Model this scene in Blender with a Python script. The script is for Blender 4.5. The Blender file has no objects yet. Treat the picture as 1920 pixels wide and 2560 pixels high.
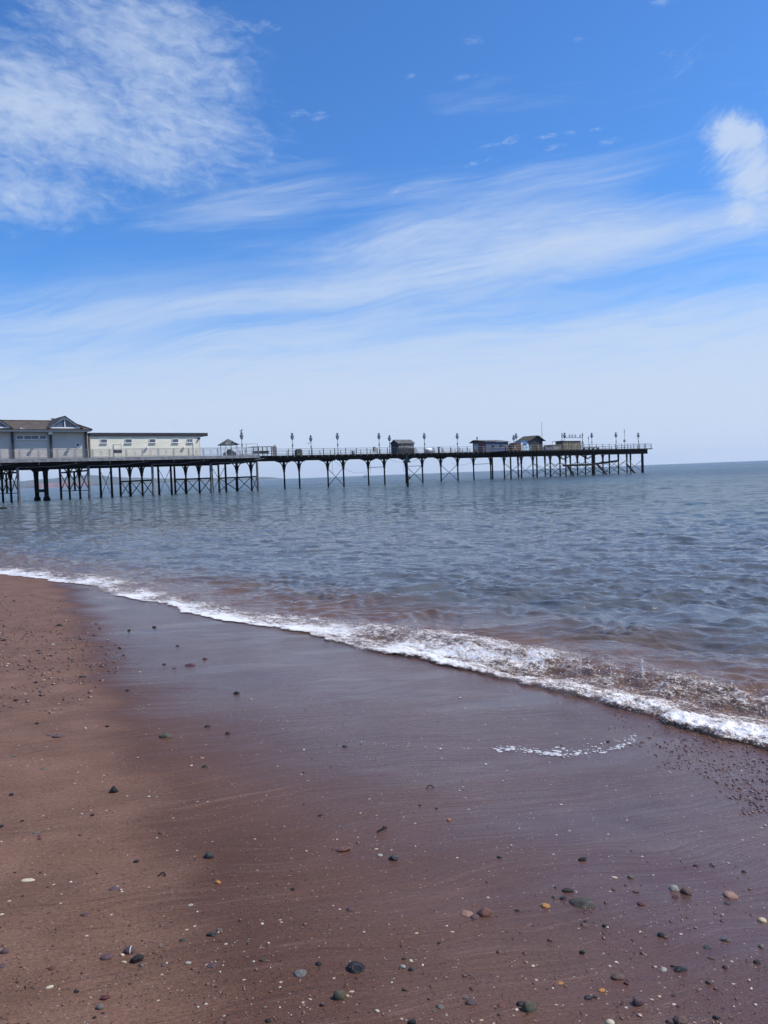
import bpy, bmesh, math, random
import numpy as np
from mathutils import Vector, Matrix, noise as mnoise

R = math.radians
scene = bpy.context.scene
col = scene.collection

# ------------------------------------------------------------------ camera
CAM_H = 2.0
PITCH, ROLL = R(2.66), R(2.18)
FOC = 2000.0                        # focal length in photo pixels (1920 wide)
fwd = Vector((0, math.cos(PITCH), -math.sin(PITCH)))
r0 = Vector((1, 0, 0)); u0 = Vector((0, math.sin(PITCH), math.cos(PITCH)))
up = u0 * math.cos(ROLL) + r0 * math.sin(ROLL)
rt = r0 * math.cos(ROLL) - u0 * math.sin(ROLL)
cam = bpy.data.cameras.new('camera')
cam_o = bpy.data.objects.new('camera', cam)
col.objects.link(cam_o)
m = Matrix((rt, up, -fwd)).transposed().to_4x4()
m.translation = Vector((0, 0, CAM_H))
cam_o.matrix_world = m
cam.sensor_fit = 'HORIZONTAL'; cam.sensor_width = 36.0
cam.lens = 36.0 * FOC / 1920.0
cam.clip_start = 0.05; cam.clip_end = 40000
scene.camera = cam_o

# ------------------------------------------------------------------ light and exposure
SUN_EL = R(51)
SUN_H = Vector((1.0, -0.02)).normalized()
SUN_DIR = Vector((SUN_H.x * math.cos(SUN_EL), SUN_H.y * math.cos(SUN_EL), math.sin(SUN_EL)))
sl = bpy.data.lights.new('sun', 'SUN')
sl.energy = 4.6; sl.angle = R(0.53); sl.color = (1.0, 0.95, 0.88)
so = bpy.data.objects.new('sun', sl); col.objects.link(so)
so.rotation_euler = SUN_DIR.to_track_quat('Z', 'Y').to_euler()
scene.view_settings.view_transform = 'Standard'
scene.view_settings.look = 'None'
scene.view_settings.exposure = 0.0
scene.view_settings.gamma = 1.0
scene.view_settings.use_curve_mapping = False
scene.cycles.use_denoising = True
scene.cycles.denoiser = 'OPENIMAGEDENOISE'
scene.cycles.denoising_input_passes = 'RGB_ALBEDO_NORMAL'
scene.cycles.denoising_prefilter = 'ACCURATE'
scene.cycles.max_bounces = 6
scene.cycles.volume_bounces = 1
scene.cycles.caustics_reflective = False
scene.cycles.caustics_refractive = False
scene.cycles.sample_clamp_indirect = 3.0
scene.cycles.sample_clamp_direct = 5.0

# ------------------------------------------------------------------ node helper
class NT:
    def __init__(s, tree):
        s.t = tree; s.n = tree.nodes; s.l = tree.links
    def new(s, typ, **kw):
        n = s.n.new(typ)
        for k, v in kw.items(): setattr(n, k, v)
        return n
    def put(s, sock, v):
        if hasattr(v, 'is_output') or isinstance(v, bpy.types.NodeSocket): s.l.new(v, sock)
        elif v is not None: sock.default_value = v
    def math(s, op, a, b=None, c=None, clamp=False):
        n = s.new('ShaderNodeMath', operation=op, use_clamp=clamp)
        s.put(n.inputs[0], a)
        if b is not None: s.put(n.inputs[1], b)
        if c is not None: s.put(n.inputs[2], c)
        return n.outputs[0]
    def vmath(s, op, a, b=None):
        n = s.new('ShaderNodeVectorMath', operation=op)
        s.put(n.inputs[0], a)
        if b is not None: s.put(n.inputs[1], b)
        return n.outputs['Value'] if op in ('DOT_PRODUCT', 'LENGTH', 'DISTANCE') else n.outputs[0]
    def comb(s, x, y, z):
        n = s.new('ShaderNodeCombineXYZ')
        for i, v in enumerate((x, y, z)): s.put(n.inputs[i], v)
        return n.outputs[0]
    def sep(s, v):
        n = s.new('ShaderNodeSeparateXYZ'); s.put(n.inputs[0], v); return n.outputs
    def noise(s, vec, scale, detail=4, rough=0.55, dist=0.0, typ='FBM', color=False):
        n = s.new('ShaderNodeTexNoise', noise_dimensions='3D')
        s.put(n.inputs['Vector'], vec); s.put(n.inputs['Scale'], scale)
        n.inputs['Detail'].default_value = detail; n.inputs['Roughness'].default_value = rough
        n.inputs['Distortion'].default_value = dist
        return n.outputs['Color' if color else 'Fac']
    def vor(s, vec, scale, feature='F1', out='Distance'):
        n = s.new('ShaderNodeTexVoronoi', feature=feature)
        s.put(n.inputs['Vector'], vec); n.inputs['Scale'].default_value = scale
        return n.outputs[out]
    def ramp(s, v, a, b, lo=0.0, hi=1.0, smooth=True):
        n = s.new('ShaderNodeMapRange', interpolation_type='SMOOTHSTEP' if smooth else 'LINEAR', clamp=True)
        s.put(n.inputs[0], v); s.put(n.inputs[1], a); s.put(n.inputs[2], b); s.put(n.inputs[3], lo); s.put(n.inputs[4], hi)
        return n.outputs[0]
    def mix(s, f, a, b, mode='MIX'):
        n = s.new('ShaderNodeMix', data_type='RGBA', blend_type=mode)
        s.put(n.inputs[0], f)
        for i, v in ((6, a), (7, b)):
            if isinstance(v, tuple) and len(v) == 3: v = (*v, 1)
            s.put(n.inputs[i], v)
        return n.outputs[2]
    def fmix(s, f, a, b):
        n = s.new('ShaderNodeMix', data_type='FLOAT')
        s.put(n.inputs[0], f); s.put(n.inputs[2], a); s.put(n.inputs[3], b)
        return n.outputs[0]
    def rot(s, vec, ang):
        n = s.new('ShaderNodeVectorRotate', rotation_type='Z_AXIS')
        s.put(n.inputs['Vector'], vec); n.inputs['Angle'].default_value = ang
        return n.outputs[0]
    def bump(s, h, strength=0.5, dist=0.01, normal=None):
        n = s.new('ShaderNodeBump')
        s.put(n.inputs['Height'], h); s.put(n.inputs['Strength'], strength); s.put(n.inputs['Distance'], dist)
        if normal is not None: s.put(n.inputs['Normal'], normal)
        return n.outputs[0]

def px_dir(px, py):
    return (fwd + rt * ((px - 960) / FOC) + up * ((1280 - py) / FOC))
def px_uv(px, py):
    d = px_dir(px, py); return (d.x / d.y, d.z / d.y)

# ------------------------------------------------------------------ world: sky with cirrus
world = bpy.data.worlds.new('World'); scene.world = world
world.use_nodes = True
N = NT(world.node_tree); N.n.clear()
sky = N.new('ShaderNodeTexSky', sky_type='NISHITA')
sky.sun_disc = False
sky.sun_elevation = SUN_EL
sky.sun_rotation = math.atan2(SUN_DIR.x, SUN_DIR.y)
sky.altitude = 0; sky.air_density = 1.0; sky.dust_density = 0.6; sky.ozone_density = 3.0
tc = N.new('ShaderNodeTexCoord')
dx, dy, dz = N.sep(tc.outputs['Generated'])
yy = N.math('MAXIMUM', N.math('ABSOLUTE', dy), 0.08)
u = N.math('DIVIDE', dx, yy); v = N.math('DIVIDE', dz, yy)
uv = N.comb(u, v, 0.0)
warp = N.noise(uv, 3.0, 3, 0.5, color=True)
uvw = N.vmath('ADD', uv, N.vmath('MULTIPLY', N.vmath('SUBTRACT', warp, (0.5, 0.5, 0.5)), (0.07, 0.06, 0.0)))
def blob(px, py, rx, ry, ang=0.0, src=None, inner=0.2):
    """soft ellipse on the sky, 1 at the centre"""
    c = px_uv(px, py)
    p = N.vmath('SUBTRACT', src or uvw, (c[0], c[1], 0))
    p = N.rot(p, -ang)
    p = N.vmath('MULTIPLY', p, (FOC / rx, FOC / ry, 0))
    return N.ramp(N.vmath('LENGTH', p), 1.0, inner, 0.0, 1.0)
def streak(ang, sx, sy, seed, detail=6, rough=0.6, dist=0.3):
    p = N.vmath('MULTIPLY', N.rot(uvw, -ang), (sx, sy, 0))
    return N.noise(N.vmath('ADD', p, (seed, seed * 0.7, seed * 1.3)), 1.0, detail, rough, dist)
mx = lambda a, b: N.math('MAXIMUM', a, b)
mul = lambda a, b: N.math('MULTIPLY', a, b)
add = lambda a, b: N.math('ADD', a, b)

# upper left: mottled high cloud with ragged edges
m1 = mx(blob(60, 290, 800, 400, R(-10), None, 0.0), mul(blob(330, 130, 620, 330, R(-22), None, 0.0), 0.95))
m1 = mx(m1, mul(blob(420, 290, 520, 200, R(-24), None, 0.0), 0.95))
m1 = mx(m1, mul(blob(330, 400, 520, 170, R(-12), None, 0.0), 0.9))
m1 = mx(m1, mul(blob(60, 480, 560, 170, R(-10), None, 0.0), 0.85))
fib = streak(R(-18), 5.0, 14.0, 3.1, 9, 0.72, 0.6)
mot = N.noise(N.vmath('MULTIPLY', N.rot(uvw, R(16)), (36, 70, 0)), 1.0, 4, 0.6, 0.5)
tex1 = add(mul(fib, 0.80), mul(mot, 0.66))
c1 = N.ramp(add(tex1, mul(m1, 0.74)), 0.94, 1.72)
c1 = mul(c1, 0.80)
# right: a compact bright cloud
m2 = mx(blob(1825, 355, 165, 110, R(6), None, 0.0), mx(blob(1865, 445, 160, 170, R(0), None, 0.0), mul(blob(1850, 540, 85, 110, R(20), None, 0.0), 0.85)))
t2 = streak(R(38), 14.0, 34.0, 9.0, 9, 0.72, 0.6)
c2 = mul(N.ramp(add(mul(t2, 1.9), mul(m2, 1.0)), 1.18, 2.0), 0.84)
# middle: long streaks drawn across the sky, denser lower down
band = N.math('MULTIPLY_ADD', u, -0.14, v)                       # streaks climb gently to the right
vb = px_uv(960, 640)[1]
st = streak(R(7), 2.0, 17.0, 5.7, 9, 0.70, 0.7)
st2 = streak(R(8), 4.5, 42.0, 1.7, 7, 0.66, 1.6)
stt = add(mul(st, 1.0), mul(st2, 0.42))
dens = N.ramp(band, vb + 0.20, vb - 0.20, -0.20, 0.30)
dens = add(dens, mul(blob(1480, 585, 800, 120, R(5), None, 0.0), 0.30))
dens = add(dens, mul(blob(1000, 600, 420, 120, R(10), None, 0.0), 0.16))
dens = add(dens, mul(blob(1350, 450, 560, 100, R(9), None, 0.0), 0.24))
dens = add(dens, mul(blob(1150, 240, 380, 120, R(-12), None, 0.0), 0.10))
dens = add(dens, mul(blob(560, 500, 620, 130, R(2), None, 0.0), 0.26))
dens = add(dens, mul(blob(420, 590, 420, 80, R(4), None, 0.0), 0.2))
dens = add(dens, mul(blob(760, 425, 240, 40, R(6), None, 0.0), 0.2))
dens = add(dens, mul(blob(400, 770, 700, 60, R(5), None, 0.0), 0.22))
dens = add(dens, mul(blob(1000, 700, 900, 60, R(7), None, 0.0), 0.22))
dens = N.math('SUBTRACT', dens, mul(blob(1560, 720, 800, 62, R(7), None, 0.0), 0.36))
dens = N.math('SUBTRACT', dens, mul(blob(480, 822, 640, 30, R(5), None, 0.0), 0.30))
dens = N.math('SUBTRACT', dens, mul(blob(1100, 820, 560, 30, R(6), None, 0.0), 0.30))
dens = N.math('SUBTRACT', dens, mul(blob(160, 650, 560, 110, R(4), None, 0.0), 0.30))
dens = N.math('SUBTRACT', dens, mul(blob(1760, 470, 260, 110, R(4), None, 0.0), 0.22))
dens = N.math('SUBTRACT', dens, mul(blob(1880, 720, 400, 90, R(4), None, 0.0), 0.2))
c3 = mul(N.ramp(add(stt, dens), 0.60, 1.40), 0.88)
# veil thickening to the horizon
vw = N.math('MULTIPLY_ADD', N.math('SUBTRACT', st, 0.5), 0.16, v)
veil = N.ramp(vw, 0.30, 0.08, 0.0, 0.96)
veil = mul(veil, N.math('SUBTRACT', 1.0, mul(N.ramp(st2, 0.56, 0.36), N.ramp(v, 0.08, 0.22, 0.0, 0.4))))
# rows of tiny cloudlets
c4 = None
for (px, py, rx, ry) in ((1178, 97, 34, 12), (1440, 89, 26, 7), (1655, 142, 30, 11), (1168, 185, 36, 9), (1045, 182, 16, 8),
                         (1222, 366, 30, 9), (1272, 356, 32, 12), (1292, 363, 14, 7), (1375, 345, 50, 8), (1420, 333, 26, 7), (1484, 320, 20, 6),
                         (1512, 355, 38, 12), (1390, 376, 36, 8), (1190, 410, 30, 9), (1225, 402, 18, 6), (995, 488, 30, 10),
                         (750, 286, 36, 14), (790, 304, 46, 9), (620, 68, 76, 22), (800, 285, 24, 7), (1640, 2, 44, 14)):
    b = blob(px, py, rx * 1.9, ry * 2.2, R(12 if py > 300 else 4), None, 0.0)
    c4 = b if c4 is None else mx(c4, b)
t4 = N.noise(N.vmath('MULTIPLY', uv, (70, 130, 0)), 1.0, 5, 0.7, 0.8)
c4 = mul(N.ramp(add(mul(t4, 1.3), mul(c4, 0.5)), 0.94, 1.50), 0.40)
cl = N.math('SUBTRACT', 1.0, mul(mul(N.math('SUBTRACT', 1, c1), N.math('SUBTRACT', 1, c2)),
                                 mul(mul(N.math('SUBTRACT', 1, c3), N.math('SUBTRACT', 1, veil)), N.math('SUBTRACT', 1, c4))))
cl = mul(cl, N.ramp(dz, 0.95, 0.62, 0.35, 1.0))
hs = N.new('ShaderNodeHueSaturation')
hs.inputs['Saturation'].default_value = 1.0
hs.inputs['Value'].default_value = 1.0
N.l.new(sky.outputs[0], hs.inputs['Color'])
blue = N.mix(1.0, hs.outputs[0], (0.58, 1.13, 1.76, 1), 'MULTIPLY')
CLOUD = (5.9, 7.05, 8.9)
skyc = N.mix(cl, blue, CLOUD)
bg = N.new('ShaderNodeBackground'); N.l.new(skyc, bg.inputs['Color'])
bg.inputs['Strength'].default_value = 0.10
wo = N.new('ShaderNodeOutputWorld'); N.l.new(bg.outputs[0], wo.inputs['Surface'])

# ------------------------------------------------------------------ tagging and mesh helpers
def tag(o, label=None, cat=None, group=None, kind=None):
    if label: o['label'] = label
    if cat: o['category'] = cat
    if group: o['group'] = group
    if kind: o['kind'] = kind
    return o
def link(o, parent=None):
    col.objects.link(o)
    if parent is not None: o.parent = parent
    return o
def mesh_np(name, V, F, mat, parent=None, smooth=False):
    """V (n,3) array, F (m,k) int array or list of lists"""
    me = bpy.data.meshes.new(name)
    V = np.asarray(V, dtype=np.float32)
    if isinstance(F, np.ndarray):
        k = F.shape[1]
        me.vertices.add(len(V)); me.vertices.foreach_set('co', V.ravel())
        me.loops.add(F.size); me.loops.foreach_set('vertex_index', F.astype(np.int32).ravel())
        me.polygons.add(len(F))
        me.polygons.foreach_set('loop_start', np.arange(0, F.size, k, dtype=np.int32))
        me.polygons.foreach_set('loop_total', np.full(len(F), k, dtype=np.int32))
        me.update(calc_edges=True)
    else:
        me.from_pydata([tuple(x) for x in V], [], F); me.update()
    if smooth: me.polygons.foreach_set('use_smooth', np.ones(len(me.polygons), dtype=bool))
    me.materials.append(mat)
    return link(bpy.data.objects.new(name, me), parent)
def grid_faces(nr, nc):
    i = np.arange(nr - 1)[:, None] * nc + np.arange(nc - 1)[None, :]
    return np.stack([i, i + 1, i + nc + 1, i + nc], -1).reshape(-1, 4)
def new_mat(name):
    mt = bpy.data.materials.new(name); mt.use_nodes = True
    T = NT(mt.node_tree); T.n.clear()
    out = T.new('ShaderNodeOutputMaterial'); b = T.new('ShaderNodeBsdfPrincipled')
    T.l.new(b.outputs[0], out.inputs['Surface'])
    T.b = b; T.o = out
    geo = T.new('ShaderNodeNewGeometry'); T.pos = geo.outputs['Position']; T.geo = geo
    return mt, T

# value noise on arrays (fast, tileless)
def _hash(ix, iy, seed):
    h = (ix.astype(np.int64) * 374761393 + iy.astype(np.int64) * 668265263 + seed * 1442695041) & 0xffffffff
    h = ((h ^ (h >> 13)) * 1274126177) & 0xffffffff
    return ((h ^ (h >> 16)) & 0xffff) / 65535.0
def vnoise(x, y, seed=0):
    ix, iy = np.floor(x), np.floor(y); fx, fy = x - ix, y - iy
    fx = fx * fx * (3 - 2 * fx); fy = fy * fy * (3 - 2 * fy)
    a, b = _hash(ix, iy, seed), _hash(ix + 1, iy, seed)
    c, d = _hash(ix, iy + 1, seed), _hash(ix + 1, iy + 1, seed)
    return (a * (1 - fx) + b * fx) * (1 - fy) + (c * (1 - fx) + d * fx) * fy
def fbm(x, y, oct=4, seed=0, gain=0.5):
    s, a, t = 0, 1.0, 0
    for k in range(oct):
        s = s + a * vnoise(x * 2 ** k + 17.3 * k, y * 2 ** k - 9.1 * k, seed + k); t += a; a *= gain
    return s / t

# ------------------------------------------------------------------ shore frame: nn grows towards the sea, tt runs along the waterline
NX, NY = 0.7507, 0.6606
TX, TY = -0.6606, 0.7507
def to_nt(x, y): return NX * x + NY * y, TX * x + TY * y
def to_xy(n, t): return NX * n + TX * t, NY * n + TY * t
SLOPE = 0.067
def sand_z(x, y):
    n, t = to_nt(x, y)
    d = 6.0 - n
    z = SLOPE * d
    z = np.where(d > 9, SLOPE * 9 + (d - 9) * 0.09, z)
    z = np.where(d < 0, np.maximum(d * 0.075, -2.5), z)
    z = z + (fbm(x * 0.45, y * 0.45, 3, 5) - 0.5) * 0.05 + (fbm(x * 2.2 + 3, y * 2.2, 3, 9) - 0.5) * 0.018
    return z
def ground_at(px, py, lift=0.0):
    """point where the sight line through a photo pixel meets the beach"""
    d = px_dir(px, py)
    t = 1.0
    for _ in range(60):
        p = Vector((0, 0, CAM_H)) + d * t
        h = float(sand_z(np.array([p.x]), np.array([p.y]))[0]) + lift
        t += (p.z - h) / max(-d.z, 1e-3) * 0.8
    return Vector((d.x * t, d.y * t, h))
def sea_at(px, py, z=0.0):
    d = px_dir(px, py); t = (CAM_H - z) / -d.z
    return Vector((d.x * t, d.y * t, z))

# ------------------------------------------------------------------ sand
mt_sand, T = new_mat('red_beach_sand')
P = T.pos
sx, sy, sz = T.sep(P)
flat = T.comb(sx, sy, 0.0)
nn = T.vmath('DOT_PRODUCT', P, (NX, NY, 0)); tt = T.vmath('DOT_PRODUCT', P, (TX, TY, 0))
big = T.noise(flat, 0.6, 4, 0.55)
med = T.noise(flat, 3.0, 5, 0.6)
fine = T.noise(flat, 60.0, 3, 0.6)
# rill direction: the backwash drains down the beach
rp = T.vmath('ADD', flat, T.vmath('MULTIPLY', T.vmath('SUBTRACT', T.noise(flat, 0.45, 3, 0.5, color=True), (0.5, 0.5, 0.5)), (1.1, 1.1, 0)))
rill_v = T.vmath('MULTIPLY', T.rot(rp, -R(21)), (0.55, 15.0, 0))
rill = T.noise(rill_v, 1.0, 5, 0.6)
rill_f = T.noise(T.vmath('MULTIPLY', T.rot(rp, -R(19)), (1.1, 30.0, 0)), 1.0, 6, 0.7)
patch = T.ramp(T.noise(T.vmath('MULTIPLY', T.rot(flat, -R(21)), (0.35, 1.1, 0)), 1.0, 3, 0.6), 0.34, 0.54)
# how wet: nought on the drained upper beach, one in the swash
edge = T.math('MULTIPLY_ADD', tt, 0.31, 0.30)
wv = T.math('ADD', T.math('SUBTRACT', nn, edge), T.math('MULTIPLY', T.math('SUBTRACT', T.noise(T.vmath('MULTIPLY', T.rot(flat, -R(21)), (0.5, 1.2, 0)), 1.0, 4, 0.6), 0.5), 1.15))
wet = T.ramp(wv, 0.0, 0.42)
film = T.ramp(T.math('ADD', wv, T.math('MULTIPLY', T.math('SUBTRACT', rill, 0.5), 0.9)), 0.05, T.ramp(tt, 2.5, 8.0, 2.4, 0.95))
dry_c = T.mix(T.ramp(med, 0.35, 0.7), (0.215, 0.112, 0.070), (0.272, 0.148, 0.096))
wet_c = T.mix(T.ramp(big, 0.3, 0.7), (0.112, 0.050, 0.029), (0.150, 0.071, 0.044))
c = T.mix(wet, dry_c, wet_c)
c = T.mix(T.math('MULTIPLY', T.ramp(rill_f, 0.54, 0.66, 0, 0.55), patch), c, (0.23, 0.125, 0.095))
c = T.mix(T.math('MULTIPLY', T.ramp(rill_f, 0.46, 0.30, 0, 0.5), patch), c, (0.055, 0.027, 0.022))
grain = T.noise(flat, 210.0, 2, 0.7)
c = T.mix(T.ramp(fine, 0.30, 0.75, 0.38, 0.0), c, (0.035, 0.016, 0.014))
c = T.mix(T.ramp(grain, 0.35, 0.60, 0.45, 0.0), c, (0.030, 0.015, 0.013))
c = T.mix(T.ramp(grain, 0.56, 0.72, 0.0, 0.5), c, (0.30, 0.19, 0.14))
# shell grains and dark grit; pale specks also paint in sand glints
sp = T.new('ShaderNodeTexVoronoi', feature='F1'); T.put(sp.inputs['Vector'], flat); sp.inputs['Scale'].default_value = 95.0
rnd = T.sep(sp.outputs['Color'])
core = T.ramp(sp.outputs['Distance'], 0.42, 0.22)
lightg = T.math('MULTIPLY', core, T.math('GREATER_THAN', rnd[0], 0.972))
darkg = T.math('MULTIPLY', core, T.math('LESS_THAN', rnd[0], 0.10))
c = T.mix(T.math('MULTIPLY', lightg, 0.7), c, (0.42, 0.33, 0.27))
c = T.mix(T.math('MULTIPLY', darkg, 0.75), c, (0.022, 0.013, 0.013))
sp2 = T.new('ShaderNodeTexVoronoi', feature='F1'); T.put(sp2.inputs['Vector'], flat); sp2.inputs['Scale'].default_value = 38.0
rnd2 = T.sep(sp2.outputs['Color'])
core2 = T.ramp(sp2.outputs['Distance'], 0.30, 0.12)
c = T.mix(T.math('MULTIPLY', core2, T.math('GREATER_THAN', rnd2[1], 0.978)), c, (0.50, 0.40, 0.33))
c = T.mix(T.math('MULTIPLY', core2, T.math('LESS_THAN', rnd2[1], 0.05)), c, (0.03, 0.015, 0.015))
T.put(T.b.inputs['Base Color'], c)
T.put(T.b.inputs['Roughness'], T.fmix(film, 0.65, 0.15))
T.put(T.b.inputs['Specular IOR Level'], T.fmix(film, 0.15, 0.48))
h = T.math('MULTIPLY', T.math('ADD', T.math('MULTIPLY', rill, 0.6), T.math('MULTIPLY', rill_f, 0.55)), T.math('MULTIPLY_ADD', patch, 0.85, 0.15))
b1 = T.bump(h, T.fmix(film, 0.85, 0.32), 0.035)
h2 = T.math('ADD', T.math('ADD', T.math('MULTIPLY', fine, 0.7), T.math('MULTIPLY', grain, 0.5)), T.math('MULTIPLY', T.math('ADD', lightg, darkg), 0.8))
b2 = T.bump(h2, T.fmix(film, 0.55, 0.15), 0.006, b1)
T.put(T.b.inputs['Normal'], b2)

nr, nc = 420, 420
ang = np.linspace(R(-100), R(80), nc)
rr = 0.5 * (120 / 0.5) ** np.linspace(0, 1, nr)
X = rr[:, None] * np.sin(ang)[None]; Y = rr[:, None] * np.cos(ang)[None]
V = np.stack([X, Y, sand_z(X, Y)], -1).reshape(-1, 3)
tag(mesh_np('beach_sand', V, grid_faces(nr, nc)[:, ::-1], mt_sand, smooth=True), 'smooth damp red-brown sand sloping down to the sea', kind='structure')

# ------------------------------------------------------------------ sea
mt_sea, T = new_mat('sea_water')
P = T.pos
sx, sy, sz = T.sep(P); flat = T.comb(sx, sy, 0.0)
nn = T.vmath('DOT_PRODUCT', P, (NX, NY, 0)); tt = T.vmath('DOT_PRODUCT', P, (TX, TY, 0))
nn2 = T.math('ADD', nn, T.math('MULTIPLY', T.math('SUBTRACT', T.noise(flat, 0.12, 4, 0.6), 0.5), 14.0))
shal = T.math('ADD', nn, T.math('MULTIPLY', T.math('SUBTRACT', T.noise(flat, 0.9, 4, 0.6), 0.5), 3.0))
cc = T.mix(T.ramp(nn2, 14.0, 45.0), (0.108, 0.112, 0.116), (0.066, 0.112, 0.126))
cc = T.mix(T.ramp(nn2, 50.0, 160.0), cc, (0.052, 0.092, 0.116))
cc = T.mix(T.ramp(shal, 6.6, 9.6), (0.150, 0.088, 0.060), cc)
T.put(T.b.inputs['Base Color'], cc)
T.put(T.b.inputs['Roughness'], T.ramp(T.vmath('LENGTH', P), 30.0, 180.0, 0.06, 0.24))
T.b.inputs['IOR'].default_value = 1.333
dist = T.vmath('LENGTH', P)
w1 = T.noise(T.vmath('MULTIPLY', T.rot(flat, R(12)), (1.9, 4.2, 0)), 1.0, 5, 0.62, 0.3)
w2 = T.noise(T.vmath('MULTIPLY', T.rot(flat, R(-9)), (0.32, 0.8, 0)), 1.0, 5, 0.62, 0.3)
w3 = T.noise(T.vmath('MULTIPLY', flat, (9.0, 16.0, 0)), 1.0, 3, 0.55)
far = T.ramp(dist, 12.0, 50.0)
bb = T.bump(w2, T.math('MULTIPLY', far, 0.8), 1.1)
bb = T.bump(w1, T.fmix(far, 0.18, 1.0), 0.36, bb)
bb = T.bump(w3, T.ramp(dist, 40.0, 8.0, 0.0, 0.35), 0.02, bb)
T.put(T.b.inputs['Normal'], bb)

rng = np.random.default_rng(4)
WAVES = []
for k in range(64):
    lam = 0.17 * (4.5 / 0.17) ** (k / 63) * rng.uniform(0.93, 1.07)
    th = R(-100) + rng.normal(0, 0.45 if lam > 1.2 else 0.6)       # heading, mostly towards the shore
    amp = 0.0090 * lam ** 0.58 * min(1.0, (0.7 / lam) ** 0.9) * rng.uniform(0.6, 1.2)
    WAVES.append((lam, th, amp, rng.uniform(0, 6.283)))
def wave_z(x, y, spacing):
    z = np.zeros_like(x)
    # slow groups so that the chop comes in patches, and a warp that breaks up the crests
    grp = 0.50 + 1.0 * fbm(x * 0.10, y * 0.17, 3, 31)
    wx1, wy1 = fbm(x * 0.9, y * 0.9, 2, 11) - 0.5, fbm(x * 0.9 + 40, y * 0.9, 2, 12) - 0.5
    wx2, wy2 = fbm(x * 0.25, y * 0.25, 2, 13) - 0.5, fbm(x * 0.25 + 40, y * 0.25, 2, 14) - 0.5
    for lam, th, amp, ph in WAVES:
        k = 2 * math.pi / lam
        wgt = np.clip((lam / spacing - 1.8) / 2.0, 0, 1)
        c_, s_ = math.cos(th), math.sin(th)
        p = k * ((x + 0.9 * wx1 + 1.6 * wx2) * c_ + (y + 0.9 * wy1 + 1.6 * wy2) * s_) + ph
        s = np.sin(p)
        z = z + wgt * amp * (s + 0.22 * (1 - 2 * s * s))
    n, t = to_nt(x, y)
    calm = np.clip((n - 5.6) / 2.6, 0.25, 1) * np.where(t > 14, np.clip(1 - (t - 14) / 60, 0.7, 1), 1)
    return z * (0.80 + 0.85 * np.clip((np.hypot(x, y) - 18) / 70, 0, 1)) * grp * calm
nc = 720
ang = np.linspace(R(-41), R(41), nc)
rr = [3.4]
while len(rr) < 2400 and rr[-1] < 11800:
    r = rr[-1]; rr.append(r + max(0.020, min(r * r / 5200.0, 0.42 if r < 260 else r * 0.05)))
rr = np.array(rr); nr = len(rr)
X = rr[:, None] * np.sin(ang)[None]; Y = rr[:, None] * np.cos(ang)[None]
sp_ = np.maximum(np.gradient(rr)[:, None], rr[:, None] * (ang[1] - ang[0]) * 0.8) * np.ones_like(X)
Z = wave_z(X, Y, sp_)
def breaker(x, y):
    """the small wave tumbling on the shore, tallest at the right"""
    n, t = to_nt(x, y)
    nc_ = 6.52 + 0.16 * (fbm(t * 0.9, t * 0 + 2, 3, 40) - 0.5) * 2
    hgt = 0.115 * np.clip((9.5 - t) / 5, 0.0, 1) + 0.025
    d = n - nc_
    prof = np.where(d < 0, np.exp(-(d / 0.26) ** 2), np.exp(-(d / 0.6) ** 2))
    return hgt * prof
nn_, tt_ = to_nt(X, Y)
Z = Z + breaker(X, Y) * (0.85 + 0.35 * (fbm(X * 5, Y * 5, 3, 77) - 0.5) * 2)
Z = np.where(nn_ < 5.6, Z - (5.6 - nn_) * 0.3, Z)
keep = (nn_ > 4.9)
F = grid_faces(nr, nc)[:, ::-1]
kf = keep.ravel()[F].all(1)
F = F[kf]
used = np.unique(F); remap = np.full(nr * nc, -1); remap[used] = np.arange(len(used))
V = np.stack([X, Y, Z], -1).reshape(-1, 3)[used]
tag(mesh_np('sea_water', V, remap[F], mt_sea, smooth=True), 'choppy blue-green sea turning brown in the shallows', kind='structure')

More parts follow.
